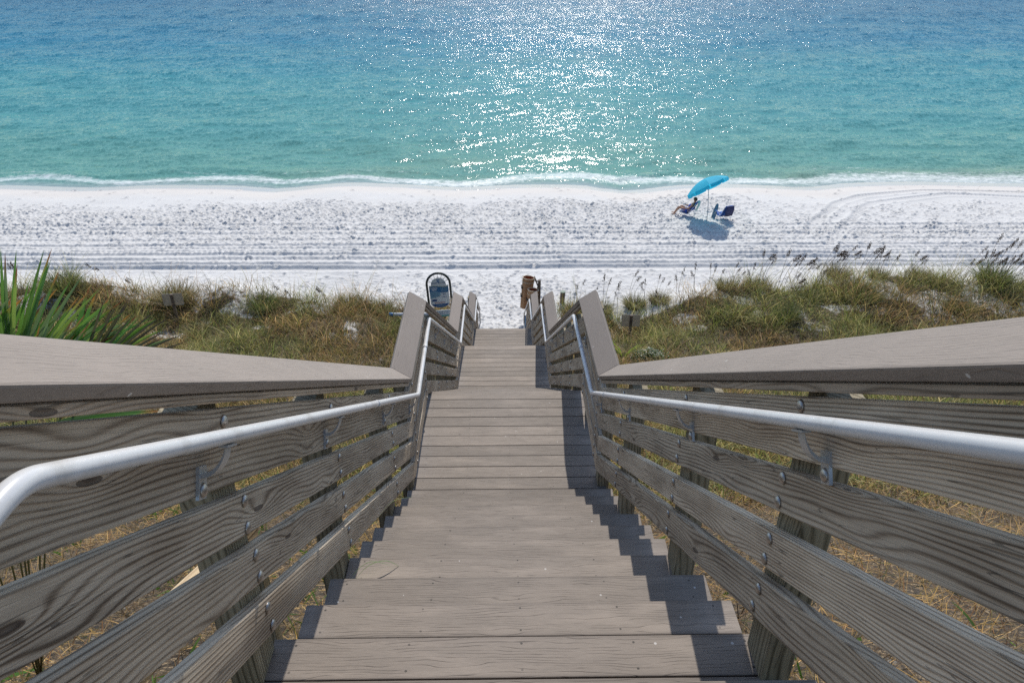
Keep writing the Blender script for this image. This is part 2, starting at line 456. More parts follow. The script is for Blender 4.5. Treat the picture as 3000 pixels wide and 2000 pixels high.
def blur_stamp(H, cx, cy, dx, x0, y0, rx, ry, depth, ang):
    r = int(max(rx, ry) * 2.6 / dx) + 1
    i, j = int((cx - x0) / dx), int((cy - y0) / dx)
    if i - r < 0 or j - r < 0 or i + r >= H.shape[1] or j + r >= H.shape[0]: return
    gx = (np.arange(i - r, i + r + 1) * dx + x0 - cx)[None, :]; gy = (np.arange(j - r, j + r + 1) * dx + y0 - cy)[:, None]
    u = (gx * math.cos(ang) + gy * math.sin(ang)) / rx; w = (-gx * math.sin(ang) + gy * math.cos(ang)) / ry
    d2 = u * u + w * w
    H[j - r:j + r + 1, i - r:i + r + 1] += -depth * np.exp(-d2 * 1.6) + depth * .45 * np.exp(-(np.sqrt(d2) - 1.5) ** 2 * 3.2)

FX0, FX1, FY0, FY1, DX = -29.0, 31.0, 18.0, 38.5, .042
def detail_grid():
    nx, ny = int((FX1 - FX0) / DX) + 1, int((FY1 - FY0) / DX) + 1
    xs = FX0 + np.arange(nx) * DX; ys = FY0 + np.arange(ny) * DX
    X, Y = np.meshgrid(xs, ys); H = np.zeros_like(X)
    rg = np.random.default_rng(11)
    # trampled band
    def dens(x, y):
        top = 32.2 + 1.3 * vnoise(np.array([x * .25]), np.array([0.5]), 4)[0] + .9 * math.exp(-((x + 9) / 1.5) ** 2) + 1.0 * math.exp(-((x - 2.5) / 2.0) ** 2) + 1.5 * math.exp(-((x - 9.5) / 3) ** 2)
        band = 1 / (1 + math.exp(-(y - 28.2) * 1.6)) * (1 / (1 + math.exp((y - top) * 4)))
        d = band
        if x > 11: d *= .35 + .65 * (y < 30)
        d = max(d, .13 * (y < 30) , .016)
        if abs(x) < 4.5: d = max(d, .75 * (1 - smooth(24.2, 25.4, y)) * (1 - smooth(3.0, 4.6, abs(x))))
        if abs(x) < 11: d = max(d, .22 * (1 - smooth(24.4, 26, y)))
        return float(d)
    for _ in range(62000):
        x = rg.uniform(FX0 + 1, FX1 - 1); y = rg.uniform(19.9, 36.2)
        if rg.random() > dens(x, y): continue
        s = rg.uniform(.65, 1.25)
        blur_stamp(H, x, y, DX, FX0, FY0, .080 * s, .050 * s, .042 * s * rg.uniform(.4, 1.5), rg.uniform(0, 3.14))
    # beach cleaner / tyre rows running along the beach
    for (yr, dep, tread) in ROWS:
        yc = yr + .10 * (vnoise(X * .08, Y * 0 + yr, 2, 2) - .5) * 2 - .004 * (X)
        d = (Y - yc)
        amp = dep * (.45 + .9 * vnoise(X * .35, Y * 0 + yr * 3, 6, 2))
        H += -amp * np.exp(-(d / .11) ** 2) + amp * .9 * np.exp(-((d - .20) / .09) ** 2) + amp * .35 * np.exp(-((d + .2) / .1) ** 2)
        if tread:
            H += .016 * np.sin(X * 2 * math.pi / .21 + np.abs(d) * 22) * np.exp(-(d / .17) ** 4)
    for trk in (TRK1, TRK2):
        pts = np.array(trk)
        # dense polyline
        t = np.linspace(0, len(pts) - 1, 260); px = np.interp(t, range(len(pts)), pts[:, 0]); py = np.interp(t, range(len(pts)), pts[:, 1])
        for _ in range(12):
            px[1:-1] = (px[:-2] + px[1:-1] * 2 + px[2:]) / 4; py[1:-1] = (py[:-2] + py[1:-1] * 2 + py[2:]) / 4
        m = (X > 11) & (Y > 27) & (Y < 36.3)
        xm, ym = X[m], Y[m]; best = np.full(xm.shape, 9.0); arc = np.zeros(xm.shape); s = 0
        for i in range(259):
            ax, ay, bx, by = px[i], py[i], px[i + 1], py[i + 1]
            L = math.hypot(bx - ax, by - ay) + 1e-9
            tt = np.clip(((xm - ax) * (bx - ax) + (ym - ay) * (by - ay)) / L / L, 0, 1)
            dd = np.hypot(xm - ax - tt * (bx - ax), ym - ay - tt * (by - ay))
            k = dd < best; best[k] = dd[k]; arc[k] = (s + tt * L)[k]; s += L
        prof = -.05 * np.exp(-(best / .2) ** 4) + .022 * np.exp(-((best - .3) / .09) ** 2) + .03 * np.sin(arc * 2 * math.pi / .2) * np.exp(-(best / .2) ** 4)
        H[m] += prof
    flat = smooth(31.5, 34.2, Y)
    H += (vnoise(X * 6, Y * 6, 31, 2) - .5) * .034 * (1 - flat) + (vnoise(X * 1.2, Y * 1.2, 33, 2) - .5) * .05 * (1 - flat) + (vnoise(X * .5, Y * .9, 37, 2) - .5) * .05
    fade = smooth(FY0, FY0 + 1.2, Y) * (1 - smooth(36.0, 37.0, Y)) * smooth(FX0, FX0 + 1.5, X) * (1 - smooth(FX1 - 1.5, FX1, X))
    H = np.where(H < -.03, -.03 + (H + .03) * .3, H)
    return xs, ys, H * fade

xs_f, ys_f, HF = detail_grid()
def ground_z(x, y):
    return float(base_h(np.array([float(x)]), np.array([float(y)]))[0])

xa = np.concatenate([-np.geomspace(900, 30, 26), xs_f, np.geomspace(32, 900, 26)])
ya_lo = np.concatenate([-np.geomspace(200, 3, 18), np.arange(-2.5, 17.9, .18)])
ya_hi = np.concatenate([np.arange(38.6, 48, .2), np.geomspace(48.5, 200, 14)])
yall = np.concatenate([ya_lo, ys_f, ya_hi])
# thin the x sampling where no detail is needed: build as one lattice anyway
GXm, GYm = np.meshgrid(xa, yall)
GZm = base_h(GXm, GYm)
i0 = len(ya_lo); j0 = 26
GZm[i0:i0 + len(ys_f), j0:j0 + len(xs_f)] += HF
ny, nx = GXm.shape
idx = np.arange(ny * nx).reshape(ny, nx)
faces = np.stack([idx[:-1, :-1], idx[:-1, 1:], idx[1:, 1:], idx[1:, :-1]], -1).reshape(-1, 4)
veg = veg_density(GXm, GYm).ravel()
wet = 1 - smooth(-8.05, -7.995, base_h(GXm, GYm).ravel())
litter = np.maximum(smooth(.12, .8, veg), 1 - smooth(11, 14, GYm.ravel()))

def mat_ground():
    s = NT('beach_sand'); geo = s.n('NewGeometry').outputs['Position']
    at = s.n('VertexColor', layer_name='Mask'); sp = s.n('SeparateColor'); s.link(at.outputs[0], sp.inputs[0])
    lit, wetm, damp = sp.outputs[0], sp.outputs[1], sp.outputs[2]
    n1 = s.noise(geo, .5, 4, .6); n2 = s.noise(geo, 22, 3, .65); n3 = s.noise(geo, 90, 2, .6)
    sand = s.mix(n1, (.575, .56, .53), (.68, .665, .64))
    sand = s.mix(s.math('MULTIPLY', damp, .8), sand, (.64, .595, .54))
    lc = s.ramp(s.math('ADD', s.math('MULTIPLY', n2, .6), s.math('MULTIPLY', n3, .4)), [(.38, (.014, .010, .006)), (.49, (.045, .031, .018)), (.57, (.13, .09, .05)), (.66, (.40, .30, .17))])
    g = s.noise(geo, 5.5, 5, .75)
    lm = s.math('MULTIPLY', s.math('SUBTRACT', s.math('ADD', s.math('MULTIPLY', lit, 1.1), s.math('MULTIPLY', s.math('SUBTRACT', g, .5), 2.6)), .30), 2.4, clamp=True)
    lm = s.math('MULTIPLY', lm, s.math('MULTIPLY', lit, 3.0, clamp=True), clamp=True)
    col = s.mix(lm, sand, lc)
    col = s.mix(wetm, col, (.34, .34, .34))
    s.link(col, s.b.inputs['Base Color'])
    s.link(s.math('SUBTRACT', .85, s.math('MULTIPLY', wetm, .62)), s.b.inputs['Roughness'])
    nb = s.math('ADD', s.math('MULTIPLY', s.noise(geo, 9, 4, .6), 1.0), s.math('MULTIPLY', n3, .25))
    nb = s.math('MULTIPLY', nb, s.math('SUBTRACT', 1.0, s.math('MAXIMUM', wetm, s.math('MULTIPLY', damp, .9))))
    s.bump(nb, .55, .035)
    return s.m
damp = smooth(-7.93, -8.03, 0) if False else smooth(34.2, 35.4, GYm.ravel() - (np.interp(GXm.ravel(), SHX, SHY) - 36.2) * 1.2)
mask = np.stack([litter, wet, damp], -1)
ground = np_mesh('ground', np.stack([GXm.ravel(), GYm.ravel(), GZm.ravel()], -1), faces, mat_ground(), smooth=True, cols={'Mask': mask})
tag(ground, kind='structure')

# ------------------------------------------------------------------ water
def build_water():
    ry = [35.2]
    while ry[-1] < 420: ry.append(ry[-1] + (.045 if ry[-1] < 40 else .00030 * (ry[-1] ** 1.62)))
    ry = np.array(ry + list(np.geomspace(430, 30000, 30)))
    nu = 1300
    u = np.linspace(-1, 1, nu)
    Y, U = np.meshgrid(ry, u, indexing='ij')
    X = U * (16 + Y * .72) + 2
    far = Y > 430
    X = np.where(far, U * Y * 1.3, X)
    Z = np.full_like(X, -8.15)
    rg = np.random.default_rng(5)
    dist_s = Y - (np.interp(X, SHX, SHY))
    amp_s = smooth(.4, 6.0, dist_s)
    lod = 1
    for i in range(46):
        lam = .55 * (1.085 ** i); 
        ang = rg.normal(0, .55); k = 2 * math.pi / lam
        a = .0042 * lam ** .75 * (1.0 if lam < 3 else .65)
        spacing = .00030 * Y ** 1.62
        w = np.clip((lam / spacing - 2.2) / 2.0, 0, 1)
        ph = k * (X * math.sin(ang) + Y * math.cos(ang)) + rg.uniform(0, 6.28)
        ph = ph + 1.5 * vnoise(X * .12 + i * 3, Y * .12, 50 + i % 7)
        Z = Z + a * w * amp_s * (np.sin(ph) + .25 * np.cos(2 * ph))
    # shore break: low bores near the edge
    n = vnoise(X * .16, Y * .35, 77, 2)
    for off, wd, hh in ((2.9, .7, .07), (1.7, .3, .025), (5.0, 1.0, .07), (8.5, 1.4, .07)):
        yc = off + 1.1 * (vnoise(X * .11 + off * 7, X * 0 + off, 71, 2) - .5) * 2
        am = smooth(.35, .6, vnoise(X * .13 + off * 5, X * 0, 72, 2))
        d = dist_s - yc
        Z = Z + hh * am * np.exp(-np.where(d < 0, (d / (wd * .45)) ** 2, (d / (wd * 1.5)) ** 2))
    Z = Z + .02 * smooth(0, 1.2, dist_s) * (vnoise(X * 2.2, Y * 3.2, 79, 2) - .5) * 2 * (1 - smooth(3, 9, dist_s))
    Z = np.where(far, -8.15, Z)
    # foam mask
    f1_ = 1.45 + .75 * (vnoise(X * .22, X * 0 + 4, 90, 2) - .5) * 2 + .4 * np.exp(-((X - 4) / 3) ** 2)
    wid = .62 + 1.0 * vnoise(X * .16, X * 0 + 9, 91, 2) ** 2 + 1.0 * smooth(14, 24, X) + .5 * np.exp(-((X - 5) / 4) ** 2)
    foam = np.exp(-((dist_s - f1_ - .25) / wid) ** 2)
    foam = foam * smooth(.02, .25, dist_s)
    f2_ = 3.2 + .9 * (vnoise(X * .2 + 31, X * 0 + 4, 92, 2) - .5) * 2
    foam = np.maximum(foam, .75 * np.exp(-((dist_s - f2_) / .35) ** 2) * smooth(.45, .7, vnoise(X * .2, X * 0 + 2, 93, 2) + .25 * smooth(8, 20, X)))
    thin = 1 - smooth(.2, 2.2, dist_s)
    yarr = Y
    fc = np.stack([foam, thin, np.clip(dist_s / 400, 0, 1)], -1).reshape(-1, 3)
    idx = np.arange(X.size).reshape(X.shape)
    f = np.stack([idx[:-1, :-1], idx[:-1, 1:], idx[1:, 1:], idx[1:, :-1]], -1).reshape(-1, 4)
    keep = (Y > np.interp(X, SHX, SHY) - 2.0).ravel()
    kf = keep[f].all(1)
    return np.stack([X.ravel(), Y.ravel(), Z.ravel()], -1), f[kf], fc

def mat_water():
    s = NT('sea_water'); geo = s.n('NewGeometry').outputs['Position']
    at = s.n('VertexColor', layer_name='Mask'); sp = s.n('SeparateColor'); s.link(at.outputs[0], sp.inputs[0])
    foam, thin, dist = sp.outputs[0], sp.outputs[1], sp.outputs[2]
    sxyz = s.n('SeparateXYZ'); s.link(geo, sxyz.inputs[0])
    patch = s.noise(s.scaled(geo, (.012, .05, 0)), 1.0, 3, .55)
    # seabed depth drives the colour: pale green over shallow sand, deep blue far out
    dd = s.math('ADD', sxyz.outputs[1], s.math('MULTIPLY', s.math('SUBTRACT', patch, .5), 26.0))
    dd = s.math('ADD', dd, s.math('MULTIPLY', s.math('SUBTRACT', s.noise(s.scaled(geo, (.06, .22, 0)), 1.0, 3, .6), .5), 7.0))
    t = s.math('DIVIDE', s.math('SUBTRACT', dd, 36.0), 120.0, clamp=True)
    col = s.ramp(t, [(0.0, (.20, .29, .21)), (.03, (.10, .275, .235)), (.10, (.070, .26, .255)), (.24, (.042, .235, .27)), (.42, (.012, .165, .26)), (.68, (.002, .125, .225)), (1.0, (.001, .10, .195))])
    caus = s.noise(s.scaled(geo, (1.1, 2.2, 0)), 1.0, 3, .6)
    cm = s.math('MULTIPLY', s.math('SUBTRACT', 1.0, s.math('MULTIPLY', t, 5.0, clamp=True)), s.math('MULTIPLY', s.math('SUBTRACT', caus, .56, clamp=True), 2.2, clamp=True))
    col = s.mix(cm, col, (.22, .36, .22))
    fn = s.noise(s.scaled(geo, (5.0, 7.5, 5.0)), 1.0, 5, .75)
    fm = s.math('MULTIPLY', s.math('SUBTRACT', s.math('ADD', s.math('MULTIPLY', foam, .66), s.math('ADD', s.math('MULTIPLY', fn, .7), s.math('MULTIPLY', s.noise(s.scaled(geo, (1.3, 2.6, 1)), 1.0, 3, .6), .35))), 1.0), 2.6, clamp=True)
    fm = s.math('MULTIPLY', fm, s.math('MULTIPLY', foam, 5.0, clamp=True), clamp=True)
    thinm = s.math('MULTIPLY', thin, .85)
    col = s.mix(thinm, col, (.33, .37, .37))
    col = s.mix(fm, col, (.85, .87, .87))
    s.link(col, s.b.inputs['Base Color'])
    s.b.inputs['IOR'].default_value = 1.33; s.b.inputs['Specular IOR Level'].default_value = .15
    # ripples: several scales, finer ones fade with distance through sampling
    # chop grows longer and broader offshore: coordinates compressed with distance
    yl = s.math('MULTIPLY', s.math('LOGARITHM', s.math('MAXIMUM', sxyz.outputs[1], 10.0), 2.71828), 62.0)
    xs_ = s.math('DIVIDE', s.math('MULTIPLY', sxyz.outputs[0], 1.0), 1.0)
    cb = s.n('CombineXYZ'); s.link(xs_, cb.inputs[0]); s.link(yl, cb.inputs[1]); g0 = cb.outputs[0]
    def facets(sc, k):
        nd = s.n('TexNoise', i_Scale=1.0, i_Detail=1.5, i_Roughness=.5); s.link(s.scaled(g0, sc), nd.inputs['Vector'])
        v1 = s.n('VectorMath', operation='SUBTRACT'); s.link(nd.outputs['Color'], v1.inputs[0]); v1.inputs[1].default_value = (.5, .5, .5)
        v2 = s.n('VectorMath', operation='MULTIPLY'); s.link(v1.outputs[0], v2.inputs[0]); v2.inputs[1].default_value = (k * .64, k, 0)
        return v2.outputs[0]
    def vadd(a, b):
        v = s.n('VectorMath', operation='ADD'); s.link(a, v.inputs[0]); s.link(b, v.inputs[1]); return v.outputs[0]
    tot = vadd(vadd(facets((.6, .4, 0), .38), facets((5.0, 2.4, 0), .80)), facets((17, 10, 0), 1.35))
    calm = s.math('MULTIPLY', s.math('SUBTRACT', 1.0, s.math('MULTIPLY', thin, .93)), s.math('SUBTRACT', 1.0, s.math('MULTIPLY', fm, .6)))
    calm = s.math('MULTIPLY', calm, s.math('ADD', .70, s.math('MULTIPLY', s.math('DIVIDE', s.math('SUBTRACT', sxyz.outputs[1], 38.0), 100.0, clamp=True), 1.25)))
    sc_ = s.n('VectorMath', operation='SCALE'); s.link(tot, sc_.inputs[0]); s.link(calm, sc_.inputs['Scale'])
    nrm_in = s.n('NewGeometry').outputs['Normal']
    nn = s.n('VectorMath', operation='NORMALIZE'); s.link(vadd(nrm_in, sc_.outputs[0]), nn.inputs[0])
    s.link(nn.outputs[0], s.b.inputs['Normal'])
    rr = s.math('ADD', .13, s.math('MULTIPLY', fm, .6))
    rr = s.math('ADD', rr, s.math('MULTIPLY', s.math('DIVIDE', s.math('SUBTRACT', sxyz.outputs[1], 80.0), 80.0, clamp=True), .10))
    # body colour as diffuse, surface sheen as a glossy layer
    out = s.t.nodes['Material Output']
    df = s.n('BsdfDiffuse'); s.link(col, df.inputs[0])
    nf = s.n('VectorMath', operation='NORMALIZE'); s.link(nn.outputs[0], nf.inputs[0])
    gl = s.n('BsdfGlossy'); s.link(rr, gl.inputs['Roughness']); s.link(nn.outputs[0], gl.inputs['Normal']); gl.inputs[0].default_value = (1, 1, 1, 1)
    fr = s.n('Fresnel'); fr.inputs[0].default_value = 1.33; s.link(nn.outputs[0], fr.inputs['Normal'])
    fac = s.math('ADD', .022, s.math('MULTIPLY', fr.outputs[0], .30))
    fac = s.math('MULTIPLY', fac, s.math('SUBTRACT', 1.0, s.math('MULTIPLY', fm, .8)))
    fac = s.math('ADD', fac, s.math('MULTIPLY', thin, .05))
    s.link(nn.outputs[0], df.inputs['Normal'])
    mx = s.n('MixShader'); s.link(fac, mx.inputs[0]); s.link(df.outputs[0], mx.inputs[1]); s.link(gl.outputs[0], mx.inputs[2]); s.link(mx.outputs[0], out.inputs[0])
    return s.m
wv, wf, wc = build_water()
water = np_mesh('water', wv, wf, mat_water(), smooth=True, cols={'Mask': wc})
tag(water, kind='structure')
del wv, wf, wc

# ------------------------------------------------------------------ railings
# inner edge of the sloping cap boards and handrail, per side
CAP = {
 'R': dict(inn=[(.626, -1.6, 3.83), (.626, .43, 3.83), (.626, 4.454, 1.206), (.600, 5.66, 1.209), (.642, 9.71, -1.394), (.630, 10.90, -1.394), (.655, 14.95, -4.0), (.657, 16.162, -4.0), (.657, 19.6, -6.22)]),
 'L': dict(inn=[(-.699, -1.6, 3.806), (-.699, .43, 3.806), (-.706, 4.454, 1.193), (-.704, 5.66, 1.199), (-.715, 9.71, -1.394), (-.695, 10.90, -1.400), (-.685, 14.95, -4.0), (-.680, 16.162, -4.0), (-.680, 19.6, -6.22)]),
}
HR = {
 'R': [(.62, -1.6, 3.575), (.62, .61, 3.575), (.62, 4.652, .927), (.592, 5.886, .930), (.618, 9.784, -1.620), (.608, 11.032, -1.620), (.643, 15.17, -4.17), (.630, 16.247, -4.175), (.61, 19.2, -6.13), (.61, 19.34, -6.55), (.66, 19.12, -6.62)],
 'L': [(-.688, -1.6, 3.455), (-.688, .742, 3.455), (-.699, 4.652, .920), (-.716, 5.886, .905), (-.691, 9.784, -1.630), (-.680, 11.032, -1.630), (-.682, 15.17, -4.195), (-.670, 16.247, -4.190), (-.69, 19.0, -6.0), (-.69, 19.14, -6.42), (-.73, 18.92, -6.50)],
}
FOLD = [-1.6, .28, 4.58, 5.75, 9.72, 11.03, 15.05, 16.32, 19.62]     # y of plumb plank joints
def base_level(i):                      # z shift of the level sections
    return {1: 2.835, 0: 2.835, 2: 0, 3: 0, 4: -Z2, 5: -Z2, 6: -Z3, 7: -Z3, 8: -Z3 - 2.21}[i]
PLS = {'R': [(1.02, .83), (.795, .655), (.585, .445), (.395, .24)], 'L': [(1.007, .773), (.725, .585), (.53, .39), (.33, .185)]}   # plank top/bottom above the level deck
SECN = ['top landing', 'nearest flight', 'first landing', 'second flight', 'second landing', 'third flight', 'third landing', 'last flight']
SIDEN = {'L': 'left', 'R': 'right'}
def cap_point(side, y):
    P = CAP[side]['inn']
    ys = [a[1] for a in P]
    return Vector((np.interp(y, ys, [a[0] for a in P]), y, np.interp(y, ys, [a[2] for a in P])))

bolt_me = None
def bolt(parent, pos, sx):
    global bolt_me
    if bolt_me is None:
        bm = bmesh.new(); bmesh.ops.create_uvsphere(bm, u_segments=12, v_segments=8, radius=1)
        for v in bm.verts: v.co = Vector((v.co.x * .010 if v.co.x > 0 else v.co.x * .002, v.co.y * .0175, v.co.z * .0175))
        for f in bm.faces: f.smooth = True
        bolt_me = bpy.data.meshes.new('bolt'); bm.to_mesh(bolt_me); bm.free(); bolt_me.materials.append(M_BOLT)
    M = Matrix.Translation(pos) @ Matrix.Diagonal((sx, 1, 1, 1))
    return mkobj('bolt', bolt_me, None, parent, M)

post_y = {1: [.42, 1.49, 2.45, 3.72], 2: [4.72, 5.62], 3: [6.75, 7.75, 8.75], 4: [9.85, 10.88], 5: [11.95, 13.0, 14.0], 6: [15.2, 16.18], 7: [17.3, 18.4, 19.45], 0: [-.6]}
PLANK_X = {'R': (.680, .718), 'L': (-.753, -.791)}
POST_X = {'R': (.720, .81), 'L': (-.793, -.883)}
for side, sg in (('L', -1), ('R', 1)):
    P = CAP[side]['inn']
    for i in range(8):
        lab = {0: 'level grey wooden railing beside the camera, %s side', 1: 'big sloping plank railing beside the nearest steps, %s side',
               2: 'short level plank railing on the first landing, %s side', 3: 'sloping plank railing with curly grain past the first landing, %s side',
               4: 'level plank railing on the second landing, %s side', 5: 'small sloping plank railing beyond the second landing, %s side',
               6: 'farthest short level railing with a pale cap, %s side', 7: 'lowest railing end reaching the sand, %s side'}[i] % SIDEN[side]
        ym = (FOLD[i] + FOLD[i + 1]) / 2
        e = empty('plank_railing', (POST_X[side][0], ym, ground_z(0, ym)), lab, 'railing', 'railings of the boardwalk')
        # cap: tilted board, its outer edge higher than its inner edge
        a, b = Vector(P[i]), Vector(P[i + 1])
        cx = Vector((sg * .142, 0, .095))
        d = (b - a).normalized()
        nrm = cx.cross(d) if sg < 0 else d.cross(cx)
        nrm = Vector((-sg * .095, 0, .142)).normalized()
        th = .038
        lastcut = 0
        def sec(q): return [q - nrm * th, q + cx - nrm * th, q + cx, q]
        S = sec(a + d * .0015); E_ = sec(b - d * .0015)
        M_up = nrm
        hexa('cap_board', S, E_, M_CAP, e, .006, M_up)
        # board under the cap
        xi = a.x + sg * .028
        def sec2(y, q):
            z1 = q.z - .036; h = .025
            xx = q.x + sg * .028
            return [(xx, y, z1 - h), (xx + sg * .036, y, z1 - h), (xx + sg * .036, y, z1 + .012), (xx, y, z1)]
        hexa('rail_board', sec2(a.y + .002, a), sec2(b.y - .002, b), M_FASC, e, .003)
        # planks
        bolts = []
        x0, x1 = PLANK_X[side]
        for k, (zt, zb) in enumerate(PLS[side]):
            ya_, yb_ = FOLD[i] + .0015, FOLD[i + 1] - .0015
            za, zb_ = base_level(i), base_level(i + 1)
            jig = random.uniform(-.006, .006)
            def sec3(y, z0): return [(x0, y, z0 + zb + jig), (x1, y, z0 + zb + jig), (x1, y, z0 + zt + jig), (x0, y, z0 + zt + jig)]
            pk = hexa('plank', sec3(ya_, za), sec3(yb_, zb_), M_PLANK, e, .004)
            if i <= 4:
                for py in post_y[i]:
                    for f in ((.22, .78) if k else (.16,)):
                        z = np.interp(py, [FOLD[i], FOLD[i + 1]], [za, zb_]) + zt - f * (zt - zb)
                        bolt(pk, Vector((x0 - sg * .001, py + random.uniform(-.012, .012), z + jig)), -sg)
        # posts
        for py in post_y[i]:
            q = cap_point(side, py)
            topz = min(cap_point(side, py - .07).z, cap_point(side, py + .07).z) - .01
            bot = ground_z(POST_X[side][0], py) - .35
            xa_, xb_ = POST_X[side]
            M = None
            S = [(xa_, py - .068, bot), (xb_, py - .068, bot), (xb_, py + .068, bot), (xa_, py + .068, bot)]
            E_ = [(xa_, py - .068, topz), (xb_, py - .068, topz), (xb_, py + .068, topz), (xa_, py + .068, topz)]
            hexa('post', S, E_, M_POST, e, .004, Vector((0, 1, 0)))

# handrails
def bracket(parent, side, y):
    sg = 1 if side == 'R' else -1
    pts = HR[side]; ys = [a[1] for a in pts]
    n = 8
    z = np.interp(y, ys[:n + 1], [a[2] for a in pts][:n + 1]); x = np.interp(y, ys[:n + 1], [a[0] for a in pts][:n + 1])
    i = int(np.searchsorted(ys[:n + 1], y)) - 1
    sl = (pts[i + 1][2] - pts[i][2]) / (pts[i + 1][1] - pts[i][1])
    dirv = Vector((0, 1, sl)).normalized(); upn = Vector((0, -sl, 1)).normalized()
    xp = PLANK_X[side][0]
    c = Vector((x, y, z))
    prof = []   # in (out-from-plank, up) coordinates: saddle under the rail, S curve, foot plate on the plank
    dist = abs(xp - x)
    w = .019
    for k in range(9):
        t = k / 8 * math.pi / 2
        prof.append((.004 + (dist - .004) * math.cos(t) ** .8, -.021 - .062 * math.sin(t) ** 1.3))
    parts = []
    def P3(o, u, s): return Vector((xp - sg * o, 0, 0)) + Vector((0, c.y, c.z)) + upn * u + dirv * s
    V = []; F = []
    for k, (o, u) in enumerate(prof):
        for s in (-w, w):
            for dz in (0, -.011): V.append(P3(o, u + dz, s))
    for k in range(8):
        b = k * 4
        F += [(b, b + 4, b + 6, b + 2), (b + 1, b + 3, b + 7, b + 5), (b, b + 1, b + 5, b + 4), (b + 2, b + 6, b + 7, b + 3)]
    F += [(0, 2, 3, 1), (32, 33, 35, 34)]
    parts.append((V, F))
    # saddle and foot plate
    Rm = Matrix((Vector((1, 0, 0)), dirv, upn)).transposed()
    parts.append(box_geo(P3(dist, -.021, 0), (.02, .06, .005), Rm))
    parts.append(box_geo(P3(.004, -.105, 0), (.008, .042, .075), Rm))
    o = geo_obj('bracket', parts, M_BRK, parent, smooth=False)
    bolt(o, P3(.008, -.122, 0), -sg).name = 'screw'
    return o
for side in ('L', 'R'):
    pts = HR[side]
    e = empty('handrail', Vector(pts[2]), 'white tubular metal handrail zigzagging down the %s side of the boardwalk' % SIDEN[side], 'handrail', 'pair of white handrails')
    geo_obj('rail_tube', [tube_geo(fillet(pts, .045, 8), .0176, 20)], M_RAIL, e)
    jy = {'L': [3.05, 5.35], 'R': [4.02, 5.3]}[side]
    for y in jy:
        ys = [a[1] for a in pts[:9]]
        q0 = Vector((np.interp(y, ys, [a[0] for a in pts[:9]]), y, np.interp(y, ys, [a[2] for a in pts[:9]])))
        q1 = Vector((np.interp(y + .05, ys, [a[0] for a in pts[:9]]), y + .05, np.interp(y + .05, ys, [a[2] for a in pts[:9]])))
        geo_obj('rail_joint', [tube_geo([q0, q1], .0192, 20)], M_RAIL, e)
    for y in (1.36, 2.36, 3.55, 4.56, 5.62, 6.7, 7.7, 8.7, 9.7, 11.0, 12.0, 13.0, 14.2, 15.2, 16.2, 17.6):
        bracket(e, side, y)

# pale lumber brace and end post by the left side of the near flight
br = empty('support_brace', (-1.2, 1.6, .8), 'pale new lumber brace seen below the left railing planks', 'brace')
def brace(nm, a, b, w, t, mat):
    a, b = Vector(a), Vector(b)
    M = frame(a, b); z = M.col[2].to_3d() * t / 2; y = M.col[1].to_3d() * w / 2
    hexa(nm, [a - y - z, a + y - z, a + y + z, a - y + z], [b - y - z, b + y - z, b + y + z, b - y + z], mat, br, .003)
brace('brace_board', (-1.15, .85, 2.47), (-1.15, 2.35, 1.74), .06, .15, M_NEWLUM)
brace('brace_stub', (-1.14, 2.30, .3), (-1.14, 2.30, 1.66), .07, .07, M_POST)

exec_parts = True
# ------------------------------------------------------------------ vegetation
M_LEAF = mat_leaf('grass_blades', .58)
M_DRY = mat_leaf('dry_litter', .15, .8)
def blades(N, px, py, pz, h, w, lean, az, bend, c0, c1, faz=None):
    """curved two-segment blades; arrays of length N; colours c0 base, c1 tip"""
    if faz is None: faz = rng.uniform(0, math.pi, N)
    sx, sy = np.cos(faz) * w / 2, np.sin(faz) * w / 2
    dx, dy = np.cos(az), np.sin(az)
    v = np.zeros((N, 7, 3), np.float32); c = np.zeros((N, 7, 3), np.float32)
    for k, (t, ww) in enumerate(((0, 1), (.4, .85), (.75, .55), (1, 0))):
        off = h * (np.sin(lean) * t + bend * t * t); zz = h * (np.cos(lean) * t - .45 * bend * bend * t * t - .25 * bend * t ** 3)
        X, Y, Z = px + dx * off, py + dy * off, pz + zz
        if k < 3:
            v[:, 2 * k, 0] = X - sx * ww; v[:, 2 * k, 1] = Y - sy * ww; v[:, 2 * k, 2] = Z
            v[:, 2 * k + 1, 0] = X + sx * ww; v[:, 2 * k + 1, 1] = Y + sy * ww; v[:, 2 * k + 1, 2] = Z
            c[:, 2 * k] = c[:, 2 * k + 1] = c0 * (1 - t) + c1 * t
        else:
            v[:, 6, 0] = X; v[:, 6, 1] = Y; v[:, 6, 2] = Z; c[:, 6] = c1
    b = np.arange(N)[:, None] * 7
    f = np.concatenate([b + np.array([[0, 1, 3]]), b + np.array([[0, 3, 2]]), b + np.array([[2, 3, 5]]), b + np.array([[2, 5, 4]]), b + np.array([[4, 5, 6]])])
    return v.reshape(-1, 3), f, c.reshape(-1, 3)

def pal(N, which=None):
    cols = np.array([(.13, .17, .045), (.19, .21, .06), (.075, .11, .035), (.32, .27, .12), (.38, .31, .17), (.19, .12, .06), (.48, .41, .26), (.10, .13, .06)])
    pr = np.array([.12, .14, .10, .19, .15, .14, .09, .07]) if which is None else np.array(which); pr = pr / pr.sum()
    i = rng.choice(len(cols), N, p=pr)
    return cols[i] * rng.uniform(.85, 1.6, (N, 1))

def scatter(n, x0, x1, y0, y1, dens):
    x = rng.uniform(x0, x1, n); y = rng.uniform(y0, y1, n); k = rng.random(n) < dens(x, y)
    return x[k], y[k]

